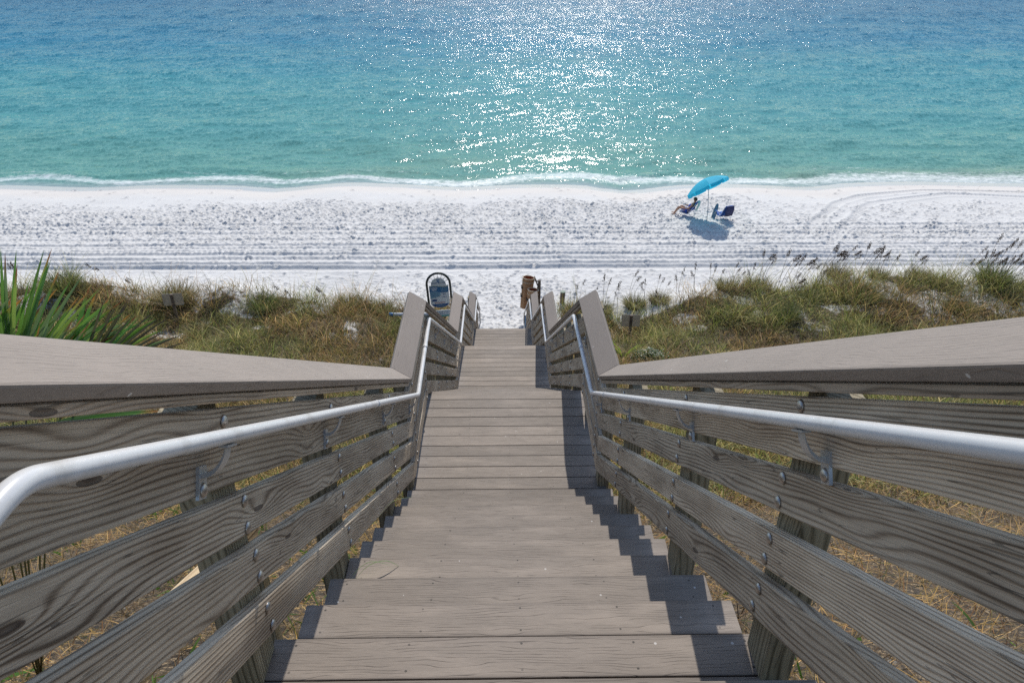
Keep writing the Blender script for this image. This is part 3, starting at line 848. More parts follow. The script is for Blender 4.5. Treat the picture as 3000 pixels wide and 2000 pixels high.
# continuous low dune grass
def dgrass(x, y): return veg_density(x, y) * (1 - .75 * (1 - smooth(2.2, 3.2, np.abs(x))) * smooth(3, 5, y) * 0)
x, y = scatter(460000, -24, 26, 6.5, 25.5, lambda x, y: veg_density(x, y) * (np.abs(x) > 1.0) * (np.abs(x) < 6 + y * .85))
z = base_h(x, y); N = len(x)
tone = vnoise(x * .5, y * .5, 61, 2)
wts = None
c0 = pal(N, [.14, .12, .24, .10, .06, .18, .04, .12]) * .35; c1 = pal(N)  # blade bases darkened, painting shade into the gaps between stems
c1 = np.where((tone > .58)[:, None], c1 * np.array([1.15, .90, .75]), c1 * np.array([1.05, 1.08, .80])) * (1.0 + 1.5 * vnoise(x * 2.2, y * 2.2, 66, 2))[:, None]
hh = rng.uniform(.14, .50, N) * (.25 + 1.1 * vnoise(x * .8, y * .8, 62, 2) ** 1.3 + 1.3 * smooth(.5, .75, vnoise(x * 3.3, y * 3.3, 63, 2))) * smooth(5, 9, y) * (1 + .5 * smooth(20, 22.5, y)) + .03
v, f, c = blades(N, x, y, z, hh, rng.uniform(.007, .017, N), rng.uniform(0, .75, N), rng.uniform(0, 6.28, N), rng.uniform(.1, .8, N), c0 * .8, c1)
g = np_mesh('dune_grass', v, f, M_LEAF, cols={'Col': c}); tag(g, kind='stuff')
g['label'] = 'low tan and green grass covering the dune'
# dead stems and straw on the slope beside the near stairs
def near_d(x, y): return (np.abs(x) < 7.5) * 1.0
x, y = scatter(95000, -7.5, 7.5, -1.5, 9.5, near_d)
z = base_h(x, y) + .012; N = len(x)
c0 = pal(N, [.02, .03, .04, .22, .25, .22, .2, .02]) * np.array([1.15, .98, .72]) * (.12 + 2.4 * vnoise(x * 3.5, y * 3.5, 68, 3) ** 1.7)[:, None]; ln = rng.uniform(.05, .26, N)
v, f, c = blades(N, x, y, z + rng.uniform(0, .05, N), ln, rng.uniform(.003, .009, N), rng.uniform(.7, 1.5, N), rng.uniform(0, 6.28, N), rng.uniform(-.2, .6, N), c0 * .5, c0 * np.array([1.05, .85, .6]))
g = np_mesh('straw_litter', v, f, M_DRY, cols={'Col': c}); tag(g, kind='stuff')
g['label'] = 'brown dead stems and straw lying beside the steps'
# low green leaves in the litter
x, y = scatter(9000, -6.5, 6.5, -1, 9.5, lambda x, y: smooth(.5, .6, vnoise(x * 1.6, y * 1.6, 65, 2)) * (.3 + .7 * (x < 0)))
z = base_h(x, y) + .02; N = len(x)
cg = np.array([(.10, .22, .03)]) * rng.uniform(.5, 1.5, (N, 1)) + rng.uniform(0, .05, (N, 3)) * np.array([1, .6, .2])
v, f, c = blades(N, x, y, z, rng.uniform(.06, .24, N), rng.uniform(.010, .04, N), rng.uniform(.3, 1.2, N), rng.uniform(0, 6.28, N), rng.uniform(.1, .6, N), cg * .8, cg)
g = np_mesh('green_ground_cover', v, f, M_LEAF, cols={'Col': c}); tag(g, kind='stuff')
g['label'] = 'small bright green leaves growing through the straw'

# distinct tussocks
def tussock_mesh(seed, n, hmin, hmax, spread, wts, lean=.75):
    r0 = np.random.default_rng(seed); global rng; sv = rng; rng = r0
    a = rng.uniform(0, 6.28, n); r = spread * np.sqrt(rng.random(n)) * .6
    x, y = np.cos(a) * r, np.sin(a) * r
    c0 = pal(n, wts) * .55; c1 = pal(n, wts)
    h = rng.uniform(hmin, hmax, n)
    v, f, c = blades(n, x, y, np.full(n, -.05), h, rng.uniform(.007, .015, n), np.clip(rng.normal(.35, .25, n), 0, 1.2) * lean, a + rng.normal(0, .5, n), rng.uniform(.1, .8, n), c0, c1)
    rng = sv
    return v, f, c
TV = [dict(n=850, a=.35, b=.80, s=.55, w=[.34, .2, .2, .08, .05, .03, .02, .1]), dict(n=800, a=.3, b=.75, s=.6, w=[.08, .07, .12, .2, .15, .3, .1, .05]),
      dict(n=750, a=.3, b=.65, s=.5, w=[.14, .14, .1, .2, .2, .12, .08, .05]), dict(n=900, a=.25, b=.6, s=.7, w=[.18, .12, .28, .12, .08, .1, .03, .1])]
tus_me = []
for k, t in enumerate(TV):
    v, f, c = tussock_mesh(100 + k, t['n'], t['a'], t['b'], t['s'], t['w'])
    me_o = np_mesh('grass_tussock', v, f, M_LEAF, cols={'Col': c}); tus_me.append(me_o)
spots = [  # x, y, variant, scale, label
 (-14.6, 22.2, 0, 1.25, 'large green grass tussock standing behind the palmetto fans'),
 (-11.0, 22.4, 1, 1.25, 'tall reddish brown tussock above the left square sign'),
 (-8.0, 22.0, 0, 1.05, 'dark green mound of grass midway along the left dune'),
 (-5.2, 22.1, 2, 1.0, 'upright tan tussock between the green mound and the information sign'),
 (-4.0, 21.8, 2, .9, 'low dry tussock left of the information sign'),
 (-3.2, 20.4, 3, .8, 'flattened brown clump below the information sign'),
 (-17.5, 22.6, 3, 1.1, 'brown leaning clump at the left edge of the dune'),
 (-12.8, 21.0, 3, 1.0, 'pale tangled clump right of the palmetto fans'),
 (-9.6, 20.4, 2, .9, 'grass clump just right of the left square sign'),
 (2.5, 21.9, 3, .85, 'dark brown mounded clump right of the boardwalk end'),
 (3.4, 22.2, 2, .8, 'small upright clump behind the wooden post stub'),
 (4.5, 22.4, 2, .95, 'pointed grass clump above the right square sign'),
 (5.3, 22.3, 1, .75, 'small dark tussock alone against the white sand'),
 (7.5, 22.4, 2, .9, 'thin green clump at the left foot of the right dune'),
 (8.7, 22.6, 1, .95, 'brown clump on the rise of the right dune'),
 (10.3, 22.3, 3, 1.1, 'dark leafy clump under the tall oat stalks'),
 (12.2, 24.3, 1, 1.1, 'brown grass crest on top of the right dune'),
 (13.6, 24.2, 2, 1.0, 'tan grass tuft beside the crest of the right dune'),
 (15.0, 24.0, 1, .9, 'reddish tuft past the crest of the right dune'),
 (12.4, 22.4, 0, 1.15, 'dark green tussock low on the face of the right dune'),
 (17.2, 23.2, 0, 1.45, 'biggest dark green tussock under the dense oat heads'),
 (18.6, 22.8, 3, 1.1, 'green clump right of the biggest tussock'),
 (20.2, 23.0, 2, 1.0, 'pale clump near the right edge of the photo'),
 (15.2, 21.6, 3, 1.1, 'brown clump in the hollow of the right dune'),
 (9.0, 20.6, 0, 1.0, 'green clump in the middle of the right thicket'),
 (7.0, 20.8, 3, .95, 'brown clump right of the right square sign'),
]
for k, (x, y, vi, s, lab) in enumerate(spots):
    o = tus_me[vi] if k == [q[2] for q in spots].index(vi) else tus_me[vi].copy()
    if o.name not in COL.objects: COL.objects.link(o)
    o.location = (x, y, ground_z(x, y)); o.rotation_euler = (0, 0, random.uniform(0, 6.28)); s *= .88 if x > 6 else 1; o.scale = (s, s, s * random.uniform(.9, 1.1))
    tag(o, lab, 'grass tussock', 'grass tussocks on the dune')

# sea oats: stalks with drooping seed heads
M_OAT = mat_leaf('oat_stalk', .1, .7)
def oats_geo(seed, n, hmin, hmax, lean, laz, head):
    r = random.Random(seed); out = []
    for _ in range(n):
        HVv = []; HF_ = []
        h = r.uniform(hmin, hmax); a = laz + r.uniform(-.5, .5); ln = lean * r.uniform(.5, 1.5)
        bx, by = r.uniform(-.16, .16), r.uniform(-.16, .16)
        pts = []
        for k in range(9):
            t = k / 8; off = h * (ln * t + .22 * t ** 3)
            pts.append(Vector((bx + math.cos(a) * off, by + math.sin(a) * off, h * (t - .10 * t ** 4) - .05)))
        V, F = tube_geo(pts, .006, 4, False, [1, .95, .9, .85, .8, .7, .6, .5, .4])
        L = head * r.uniform(.7, 1.2)
        nq = int(52 * head / .25)
        for q in range(nq):
            t = (q + r.random()) / nq; c = pts[-1].lerp(pts[-3], t * min(1, L / (pts[-1] - pts[-3]).length)) + Vector((r.gauss(0, .02), r.gauss(0, .02), -r.random() * .045))
            w = r.uniform(.008, .014); l = r.uniform(.025, .05); az = r.uniform(0, 6.28)
            sx = Vector((math.cos(az) * w, math.sin(az) * w, 0)); dn = Vector((r.gauss(0, .3) * l, r.gauss(0, .3) * l, -l))
            o = len(HVv); HVv += [c, c + sx + dn * .5, c + dn, c - sx + dn * .5]; HF_.append((o, o + 1, o + 2, o + 3))
        va, fa = tube_geo([pts[-3], pts[-2], pts[-1]], .004, 4, False); o = len(HVv); HVv += va; HF_ += [tuple(i + o for i in g_) for g_ in fa]
        out.append((V, F, HVv, HF_))
    return out
oat_spec = [(3, .8, 1.25, .12, .6, .20), (4, .9, 1.4, .22, .3, .24), (2, .7, 1.15, .05, 1.5, .18), (5, .9, 1.5, .28, .2, .28)]
oat_me = []
def pm(nm, V, F, col):
    me = bpy.data.meshes.new(nm); me.from_pydata([tuple(v) for v in V], [], F); me.update()
    ca = me.color_attributes.new('Col', 'FLOAT_COLOR', 'POINT')
    ca.data.foreach_set('color', np.tile(np.array(list(col) + [1.0], np.float32), len(V))); me.materials.append(M_OAT); return me
for k, (n, a, b, ln, az, hd) in enumerate(oat_spec):
    oat_me.append([(pm('stalk', V, F, (.20, .155, .075)), pm('seed_head', HV_, HF_, (.10, .06, .03))) for V, F, HV_, HF_ in oats_geo(40 + k, n, a, b, ln, az, hd)])
oat_spots = [(-17.0, 22.6, 3), (-15.8, 22.2, 1), (-13.6, 22.9, 2), (-16.4, 21.6, 1), (-12.4, 22.8, 0), (-7.3, 22.3, 2), (-5.9, 22.2, 0),
 (2.7, 22.6, 2), (3.1, 22.0, 2), (3.6, 22.6, 0), (4.0, 22.4, 2), (4.4, 22.9, 0), (4.9, 22.3, 2), (5.4, 22.8, 0), (6.0, 22.2, 2), (6.6, 22.5, 2), (7.2, 22.7, 0), (7.9, 22.9, 0), (8.4, 22.2, 2),
 (8.9, 23.0, 1), (9.5, 22.8, 1), (10.1, 23.1, 1), (10.7, 23.3, 0), (11.2, 23.6, 1), (11.7, 23.9, 1), (12.2, 24.2, 1), (12.7, 23.7, 1), (13.2, 24.1, 1), (13.8, 24.3, 0), (14.3, 23.6, 1),
 (16.4, 23.6, 3), (16.8, 23.3, 3), (17.1, 23.8, 3), (17.4, 23.2, 3), (17.8, 23.6, 3), (18.3, 23.3, 1), (19.5, 23.0, 1), (20.6, 23.2, 1), (21.2, 23.5, 1), (5.0, 21.2, 2), (9.2, 21.4, 1)]
def oat_label(x, y):
    if x < -10: return 'leaning sea oat stalks with dark seed heads above the palmetto side'
    if x < 0: return 'thin sea oat stalks rising from the middle of the left dune'
    if x < 8: return 'slender upright sea oats against the sand right of the boardwalk'
    if x < 15.5: return 'tall sea oats on the crest of the right dune'
    return 'dense leaning sea oats with heavy brown heads near the right edge'
for x, y, vi in oat_spots:
    e = empty('sea_oats', (x, y, ground_z(x, y)), oat_label(x, y), 'sea oats', 'sea oats along the dune: ' + oat_label(x, y).split(' with')[0][:40])
    a = random.uniform(-.5, .5) + (2.4 if x < 0 else 0); s = random.uniform(.85, 1.2) * (1.2 if x > 9 else 1.05)
    e.rotation_euler = (0, 0, a); e.scale = (s, s, s)
    for st, hd in oat_me[vi]:
        o = bpy.data.objects.new('stalk', st); COL.objects.link(o); o.parent = e
        o2 = bpy.data.objects.new('seed_head', hd); COL.objects.link(o2); o2.parent = o

# palmetto fans by the left railing
M_PALM = mat_leaf('palmetto_leaf', .4, .42)
pe = empty('palmetto', (-2.1, 2.2, ground_z(-2.1, 2.2)), 'green saw palmetto with orange tipped fan leaves behind the left railing', 'palmetto')
def fan(hub, dirs, lens, wid, normal, cols, parent, stem_to=None):
    V = []; F = []; C = []
    for d, L, (cb, ct, cend) in zip(dirs, lens, cols):
        d = Vector(d).normalized(); side = d.cross(normal).normalized(); nn = side.cross(d)
        prev = None
        for k, (t, w) in enumerate(((0, .25), (.2, .8), (.5, 1), (.8, .62), (.93, .28), (1, .02))):
            c = hub + d * L * t + Vector((0, 0, -.05 * L * t * t * 2))
            col = cb.lerp(ct, t) if t < .9 else cend
            b = len(V)
            V += [c - side * wid * w / 2 + nn * wid * .22 * w, c - nn * wid * .08 * w, c + side * wid * w / 2 + nn * wid * .22 * w]; C += [col] * 3
            if prev is not None: F += [(prev, b, b + 1), (prev, b + 1, prev + 1), (prev + 1, b + 1, b + 2), (prev + 1, b + 2, prev + 2)]
            prev = b
    if stem_to is not None:
        v, f = tube_geo([stem_to, (stem_to + hub) / 2 + Vector((-.1, .1, .03)), hub], .0045, 6)
        o = len(V); V += v; C += [Vector((.20, .19, .08))] * len(v)
        for g_ in f:
            g_ = [i + o for i in g_]
            for q in range(1, len(g_) - 1): F.append((g_[0], g_[q], g_[q + 1]))
    M = Matrix.Translation(hub); Vn = np.array([tuple(a - hub) for a in V]); 
    return np_mesh('fan_leaf', Vn, np.array(F), M_PALM, parent, M, cols={'Col': np.array([tuple(c) for c in C])})
def vcol(kind):
    G = [Vector((.13, .26, .04)), Vector((.08, .19, .035)), Vector((.22, .32, .06)), Vector((.16, .24, .09))]
    b = random.choice(G) * random.uniform(.75, 1.2)
    if kind == 'dry': return (Vector((.10, .14, .04)), Vector((.08, .06, .035)), Vector((.06, .04, .03)))
    return (b, b * 1.1, b * .9 if random.random() < .45 else random.choice([Vector((.38, .16, .04)), Vector((.25, .09, .03)), Vector((.45, .20, .04))]))
hubs = [
 (Vector((-1.964, 2.40, 2.46)), -6, 62, 34, .63, 'g', Vector((.25, -1, .35)), .017),
 (Vector((-2.08, 2.42, 2.46)), 0, 52, 22, .54, 'g', Vector((.2, -1, .3)), .018),
 (Vector((-1.90, 2.36, 2.42)), 20, 60, 16, .50, 'g', Vector((.1, -1, .5)), .018),
 (Vector((-1.70, 2.42, 2.50)), 22, 70, 18, .45, 'dry', Vector((.1, -1, .5)), .013),
 (Vector((-1.78, 2.46, 2.48)), 18, 66, 9, .46, 'g', Vector((.1, -1, .5)), .022),
 (Vector((-2.25, 2.40, 2.48)), -10, 45, 10, .58, 'g', Vector((.3, -1, .3)), .032),
]
root = Vector((-2.75, 2.75, ground_z(-2.75, 2.75)))
for hub, a0, a1, n, L, kd, nrm, wd in hubs:
    dirs = []; lens = []; cols = []
    for k in range(n):
        a = R(a0 + (a1 - a0) * k / (n - 1) + random.uniform(-2, 2))
        dirs.append((math.sin(a), .25 + random.uniform(-.1, .12), math.cos(a))); lens.append(L * random.uniform(.82, 1.08) * (1 - .12 * abs(k / (n - 1) - .5)))
        cols.append(vcol(kd if random.random() < .75 else 'g'))
    fan(hub, dirs, lens, wd, nrm.normalized(), cols, pe, root)
# low fan seen through the gap under the left cap
h2 = Vector((-1.92, 2.40, 2.30)); dirs = [(1, .5 - .09 * k, .10 + .02 * k) for k in range(9)]
fan(h2, dirs, [.5] * 9, .028, Vector((0, -.2, 1)).normalized(), [vcol('g') for _ in range(9)], pe, root)

# small plants singled out in the photo
def small_plant(name, loc, n, h, w, col, label, cat, lean=.5, bend=.7, seed=1):
    global rng; sv = rng; rng = np.random.default_rng(seed)
    a = rng.uniform(0, 6.28, n); c = np.array([col]) * rng.uniform(.75, 1.25, (n, 1))
    v, f, cc = blades(n, np.cos(a) * .03, np.sin(a) * .03, np.full(n, -.03), rng.uniform(.6, 1, n) * h, np.full(n, w), rng.uniform(.1, lean, n), a, rng.uniform(.3, bend, n), c * .7, c)
    rng = sv
    o = np_mesh(name, v, f, M_LEAF, None, Matrix.Translation(loc), cols={'Col': cc}); return tag(o, label, cat)
small_plant('grass_tuft', (-.80, 2.62, ground_z(-.8, 2.62) + .02), 5, .2, .01, (.12, .22, .06), 'small green tuft low beside the left edge of the near steps', 'grass tuft')
tuft = empty('grass_sprig', (-.79, 2.45, 1.2), 'long pale green grass blades poking over the left end of the steps', 'grass blades')
for pts in ([(-.80, 2.30, 1.38), (-.74, 2.36, 1.52), (-.66, 2.40, 1.56), (-.58, 2.42, 1.50)], [(-.80, 2.34, 1.36), (-.70, 2.42, 1.50), (-.60, 2.46, 1.50), (-.53, 2.47, 1.42)], [(-.80, 2.26, 1.38), (-.75, 2.22, 1.50), (-.70, 2.18, 1.44)],
            [(-.81, 2.75, 1.15), (-.74, 2.92, 1.30), (-.66, 3.05, 1.33), (-.56, 3.12, 1.28)], [(-.80, 2.2, 1.35), (-.77, 2.1, 1.45), (-.72, 2.02, 1.42), (-.68, 1.98, 1.34)]):
    P_ = [Vector(a) for a in pts]
    D = []
    for i in range(len(P_) - 1):
        for q in range(4): D.append(P_[i].lerp(P_[i + 1], q / 4))
    D.append(P_[-1])
    for _ in range(3): D = [D[0]] + [(D[i - 1] + D[i] * 2 + D[i + 1]) / 4 for i in range(1, len(D) - 1)] + [D[-1]]
    V = []; F = []
    for i, q in enumerate(D):
        w = .0045 * (1 - (i / (len(D) - 1)) ** 2) + .0006
        V += [q + Vector((0, w, -w * .4)), q + Vector((0, -w, w * .4))]
        if i: F.append((2 * i - 2, 2 * i - 1, 2 * i + 1, 2 * i))
    np_mesh('blade', np.array([tuple(a) for a in V]) - np.array(P_[0]), np.array(F), M_LEAF, tuft, Matrix.Translation(P_[0]), cols={'Col': np.tile(np.array([(.22, .34, .14)]), (len(V), 1))})
small_plant('strap_leaf_plant', (3.35, 17.6, ground_z(3.35, 17.6)), 12, 1.0, .03, (.24, .34, .05), 'yellow green arching strap leaf plant near the right railing corner', 'plant', seed=4)
def flower_bush(name, loc, r, n, fcol, label, fs=.02, leaf=(.10, .16, .06)):
    e = empty(name, loc, label, 'flowering shrub'); r0 = random.Random(3)
    V = []; F = []; V2 = []; F2 = []
    for _ in range(n):
        a = r0.uniform(0, 6.28); ph = r0.uniform(0, 1.2); rr = r * r0.uniform(.5, 1)
        c = Vector((math.cos(a) * math.sin(ph) * rr * 1.5, math.sin(a) * math.sin(ph) * rr, math.cos(ph) * rr))
        for (VV, FF, sz) in ((V, F, fs), (V2, F2, fs * 1.8)):
            cc = c + Vector((r0.gauss(0, .02), r0.gauss(0, .02), -.02 if VV is V2 else .01))
            ax = Vector((r0.gauss(0, 1), r0.gauss(0, 1), r0.gauss(0, 1))).normalized(); bx = ax.orthogonal().normalized() * sz; cx_ = ax.cross(bx).normalized() * sz
            o = len(VV); VV += [cc + bx, cc + cx_, cc - bx, cc - cx_]; FF.append((o, o + 1, o + 2, o + 3))
    np_mesh('flowers', np.array([tuple(a) for a in V]), np.array(F), M_LEAF, e, Matrix.Translation(loc), cols={'Col': np.tile(np.array([fcol]), (len(V), 1))})
    np_mesh('foliage', np.array([tuple(a) for a in V2]), np.array(F2), M_LEAF, e, Matrix.Translation(loc), cols={'Col': np.tile(np.array([leaf]), (len(V2), 1))})
flower_bush('flowering_shrub', Vector((4.0, 17.2, ground_z(4.0, 17.2) + .05)), .42, 240, (.72, .72, .60), 'low shrub with cream white flowers above the right cap board', .022)
flower_bush('flowering_shrub', Vector((-6.0, 17.2, ground_z(-6, 17.2) + .05)), .22, 60, (.75, .50, .03), 'small patch of yellow flowers in the left dune grass', .018)

# ------------------------------------------------------------------ square signs, stub, pipe
M_SIGNB = mat_plain('sign_back_board', (.46, .43, .37), .7, 0, .12, 14, dirt=(.30, .27, .22), transl=.4)
M_DKPOST = mat_wood('dark_post', (.05, .035, .025), (.12, .085, .06), (.2, .15, .11), freq=40)
for (x, y, w, hgt, top, lab, rz) in ((-10.6, 21.3, .62, .42, 1.02, 'small blank square sign seen from behind in the left dune grass', .12), (3.96, 20.1, .58, .42, 1.02, 'small blank square sign seen from behind in the right dune grass', -.05)):
    z = ground_z(x, y); e = empty('square_sign', (x, y, z), lab, 'sign')
    Rm = Matrix.Rotation(rz, 3, 'Z')
    box('sign_post', (x, y, z + (top - .9) / 2 + .2), (.085, .06, top + .5), M_DKPOST, e, .006, Rm)
    box('sign_board', Vector((x, y, z + top - hgt / 2)) + Rm @ Vector((0, .045, 0)), (w, .012, hgt), M_SIGNB, e, .004, Rm)
z = ground_z(2.02, 22.5)
st = empty('post_stub', (2.02, 22.5, z), 'short weathered wooden post stub in the grass right of the boardwalk end', 'post')
geo_obj('stub_post', [tube_geo([(2.02, 22.5, z - .3), (2.02, 22.5, z + .2), (2.03, 22.5, z + .46)], .085, 12)], M_DKPOST, st, smooth=False)
geo_obj('stub_cap', [tube_geo([(2.03, 22.5, z + .455), (2.03, 22.5, z + .48)], .092, 12)], mat_plain('green_metal', (.10, .16, .12), .6), st, smooth=False)
z = ground_z(-3.6, 21.0)
pp = empty('drain_pipe', (-3.4, 21.0, z), 'white pipe with a blue end lying in the dry grass by the left railing', 'pipe')
geo_obj('pipe', [tube_geo([(-2.3, 20.7, z + .42), (-3.55, 21.0, z + .26)], .06, 14)], mat_plain('white_plastic', (.66, .67, .68), .4, dirt=(.4, .38, .34)), pp)
geo_obj('pipe_end', [tube_geo([(-3.5, 20.99, z + .266), (-3.66, 21.03, z + .246)], .067, 14)], mat_plain('blue_plastic', (.03, .16, .36), .4), pp)
M_TUB = mat_plain('blue_grey_plastic', (.10, .21, .32), .5, dirt=(.2, .26, .3))
tb = empty('tub', (.86, 20.62, -7.45), 'blue grey tub on the sand under the end of the right handrail', 'tub')
geo_obj('tub_body', [tube_geo([(.86, 20.62, -7.47), (.86, 20.62, -7.2), (.86, 20.62, -7.08)], .2, 16, True, [.85, 1, 1.04])], M_TUB, tb, smooth=False)
geo_obj('tub_lid', [tube_geo([(.86, 20.62, -7.085), (.86, 20.62, -7.05)], .225, 16)], M_TUB, tb, smooth=False)

# ------------------------------------------------------------------ information sign
M_DKMETAL = mat_plain('dark_green_metal', (.035, .045, .04), .45, .3, .1)
M_WHITE = mat_plain('sign_white', (.58, .62, .62), .5, 0, .04)
M_BLUE = mat_plain('sign_blue', (.02, .13, .28), .5); M_LBLUE = mat_plain('sign_light_blue', (.22, .38, .46), .5)
M_NAVY = mat_plain('sign_navy', (.012, .06, .19), .5); M_RED = mat_plain('sign_red', (.42, .13, .12), .5)
M_YEL = mat_plain('sign_yellow', (.5, .45, .22), .5); M_TEAL = mat_plain('sign_teal', (.03, .22, .22), .5); M_TXT = mat_plain('sign_text_white', (.75, .78, .8), .5)
SX, SY = -1.94, 20.8; SZ = ground_z(SX, SY)
sg_ = empty('information_sign', (SX, SY, SZ), 'arched dark framed beach safety sign with blue and white panel', 'sign')
SR = Matrix.Rotation(R(4), 4, 'Z'); SM = Matrix.Translation((SX, SY, SZ)) @ SR @ Matrix.Rotation(R(-3), 4, 'Y')
hw = .36; top0 = -5.93 - SZ
def arch(hw, z0, zc, n=20):
    return [(-hw, z0)] + [(-hw * math.cos(math.pi * k / n), zc + hw * math.sin(math.pi * k / n)) for k in range(n + 1)] + [(hw, z0)]
pts = [SM @ Vector((a, 0, b)) for a, b in arch(hw, -.4, top0)]
geo_obj('sign_frame', [tube_geo(pts, .036, 12)], M_DKMETAL, sg_)
def panel(nm, outline, y, th, mat, parent):
    bm = bmesh.new(); vs = [bm.verts.new((a, y, b)) for a, b in outline]; f = bm.faces.new(vs)
    r = bmesh.ops.extrude_face_region(bm, geom=[f]); bmesh.ops.translate(bm, verts=[v for v in r['geom'] if isinstance(v, bmesh.types.BMVert)], vec=(0, th, 0))
    bmesh.ops.recalc_face_normals(bm, faces=bm.faces)
    return bm_obj(nm, bm, mat, parent, SM)
T = top0
ht = .235
o1 = [(-ht * math.cos(math.pi * k / 16), T - .03 + ht * math.sin(math.pi * k / 16)) for k in range(17)]
bw_ = .30
outline = o1[::-1][:0] + [(-bw_, T - .05)] + [(-ht, T - .05)] + o1 + [(ht, T - .05), (bw_, T - .05), (bw_, T - .66)] + [(bw_ * math.cos(math.pi * k / 14) , T - .66 - .17 * math.sin(math.pi * k / 14)) for k in range(1, 14)] + [(-bw_, T - .66)]
# keep the outline simple: drop duplicate points
ol = []
for q in outline:
    if not ol or (abs(q[0] - ol[-1][0]) + abs(q[1] - ol[-1][1])) > 1e-4: ol.append(q)
pan = panel('sign_panel', ol, -.004, .010, M_WHITE, sg_)
def wavy(x0, x1, zt, zb, amp, ph, n=12):
    up_ = [(x0 + (x1 - x0) * k / n, zt + amp * math.sin(ph + 5 * k / n)) for k in range(n + 1)]
    return up_ + [(x1, zb), (x0, zb)]
def strip(nm, ol, lay, mat): return panel(nm, ol, -.004 - .002 * lay, .0015, mat, pan)
strip('yellow_wave', wavy(-bw_ + .002, bw_ - .002, T - .08, T - .3, .02, .6), 1, M_YEL)
strip('blue_band', wavy(-bw_ + .002, bw_ - .002, T - .095, T - .30, .02, .6), 2, M_BLUE)
strip('pale_blue_area', [(-bw_ + .004, T - .27), (-.1, T - .26), (.03, T - .30), (.06, T - .36), (-.02, T - .44), (-.15, T - .48), (-bw_ + .004, T - .49)], 3, M_LBLUE)
strip('photo_patch', [(-.24, T - .535), (-.10, T - .53), (-.10, T - .60), (-.24, T - .605)], 3, M_NAVY)
strip('logo_square', [(-.04, T + .14), (.04, T + .14), (.04, T + .06), (-.04, T + .06)], 2, M_BLUE)
strip('logo_wave', [(-.03, T + .105), (.0, T + .115), (.03, T + .105), (.03, T + .095), (0, T + .105), (-.03, T + .095)], 3, M_TXT)
cvx = [(bw_ * .86 * math.cos(math.pi * k / 14), T - .70 - .125 * math.sin(math.pi * k / 14)) for k in range(0, 15)]
strip('navy_foot', cvx, 2, M_NAVY)
strip('notice_box', [(.08, T - .31), (.23, T - .31), (.23, T - .52), (.08, T - .52)], 4, M_WHITE)
strip('fish_drawing', [(.10, T - .46), (.14, T - .445), (.19, T - .45), (.22, T - .47), (.17, T - .465), (.12, T - .47)], 5, M_NAVY)
def small_lines(nm, x0, x1, z0, n, dz, hgt, mat, lay):
    V = []; F = []; r0 = random.Random(n)
    for k in range(n):
        x = x0; z = z0 - k * dz
        while x < x1 - .01:
            w = r0.uniform(.012, .04); xe = min(x + w, x1)
            o = len(V); V += [Vector((x, 0, z)), Vector((xe, 0, z)), Vector((xe, 0, z - hgt)), Vector((x, 0, z - hgt))]; F.append((o, o + 1, o + 2, o + 3)); x = xe + .006
    V = [SM @ (v + Vector((0, -.0045 - .002 * lay, 0))) for v in V]
    geo_obj(nm, [(V, F)], mat, pan, SM, smooth=False)
small_lines('text_lines', .06, .26, T - .135, 6, .022, .008, M_LBLUE, 3)
small_lines('text_lines', -.27, .02, T - .30, 8, .020, .006, M_BLUE, 4)
small_lines('text_lines', .095, .215, T - .33, 4, .018, .006, M_NAVY, 5)
small_lines('text_lines', -.17, .15, T - .635, 2, .022, .012, M_RED, 3)
small_lines('text_lines', -.15, .15, T - .735, 3, .022, .008, M_LBLUE, 3)
def text(nm, s, x, z, size, mat, lay, parent, wt=0):
    cu = bpy.data.curves.new(nm, 'FONT'); cu.body = s; cu.size = size; cu.align_x = 'CENTER'; cu.extrude = .0006; cu.offset = wt
    o = bpy.data.objects.new(nm + '_tmp', cu); COL.objects.link(o)
    dg = bpy.context.evaluated_depsgraph_get(); me = bpy.data.meshes.new_from_object(o.evaluated_get(dg)); bpy.data.objects.remove(o)
    me.materials.clear(); M = SM @ Matrix.Translation((x, -.0045 - .002 * lay, z)) @ Matrix.Rotation(R(90), 4, 'X')
    return mkobj(nm, me, mat, parent, M)
text('lettering', 'SAFETY', -.155, T - .16, .068, M_TXT, 4, pan, .0012)
text('lettering', 'FIRST', -.145, T - .225, .068, M_TXT, 4, pan, .0012)
text('lettering', 'SOUTH WALTON', 0, T + .01, .055, M_NAVY, 3, pan)
for k in range(2, 15, 2):
    a = math.pi * (k - .0) / 16
    A = SM @ Vector((-ht * math.cos(a), 0, T - .03 + ht * math.sin(a))); B = SM @ Vector((-hw * math.cos(a), 0, T + hw * math.sin(a)))
    geo_obj('frame_spoke', [tube_geo([A, B], .006, 6)], M_DKMETAL, sg_)
low = panel('lower_board', [(-.27, T - .93), (.33, T - .93), (.33, T - 1.16), (-.27, T - 1.16)], -.004, .012, M_WHITE, sg_)
panel('teal_edge', [(-.265, T - 1.10), (.325, T - 1.10), (.325, T - 1.155), (-.265, T - 1.155)], -.006, .0015, M_TEAL, low)
panel('logo_square', [(-.20, T - 1.03), (-.12, T - 1.03), (-.12, T - 1.09), (-.20, T - 1.09)], -.0065, .0015, M_BLUE, low)
SMpan = pan; pan = low
small_lines('text_lines', -.2, .3, T - .965, 1, .03, .02, M_BLUE, 2)
small_lines('text_lines', -.08, .28, T - 1.02, 3, .022, .008, M_BLUE, 2)
pan = SMpan
for xx in (-hw + .045, hw - .045):
    A = SM @ Vector((xx * .93, 0, T - .86)); B = SM @ Vector((xx * 1.1, 0, T - .86))

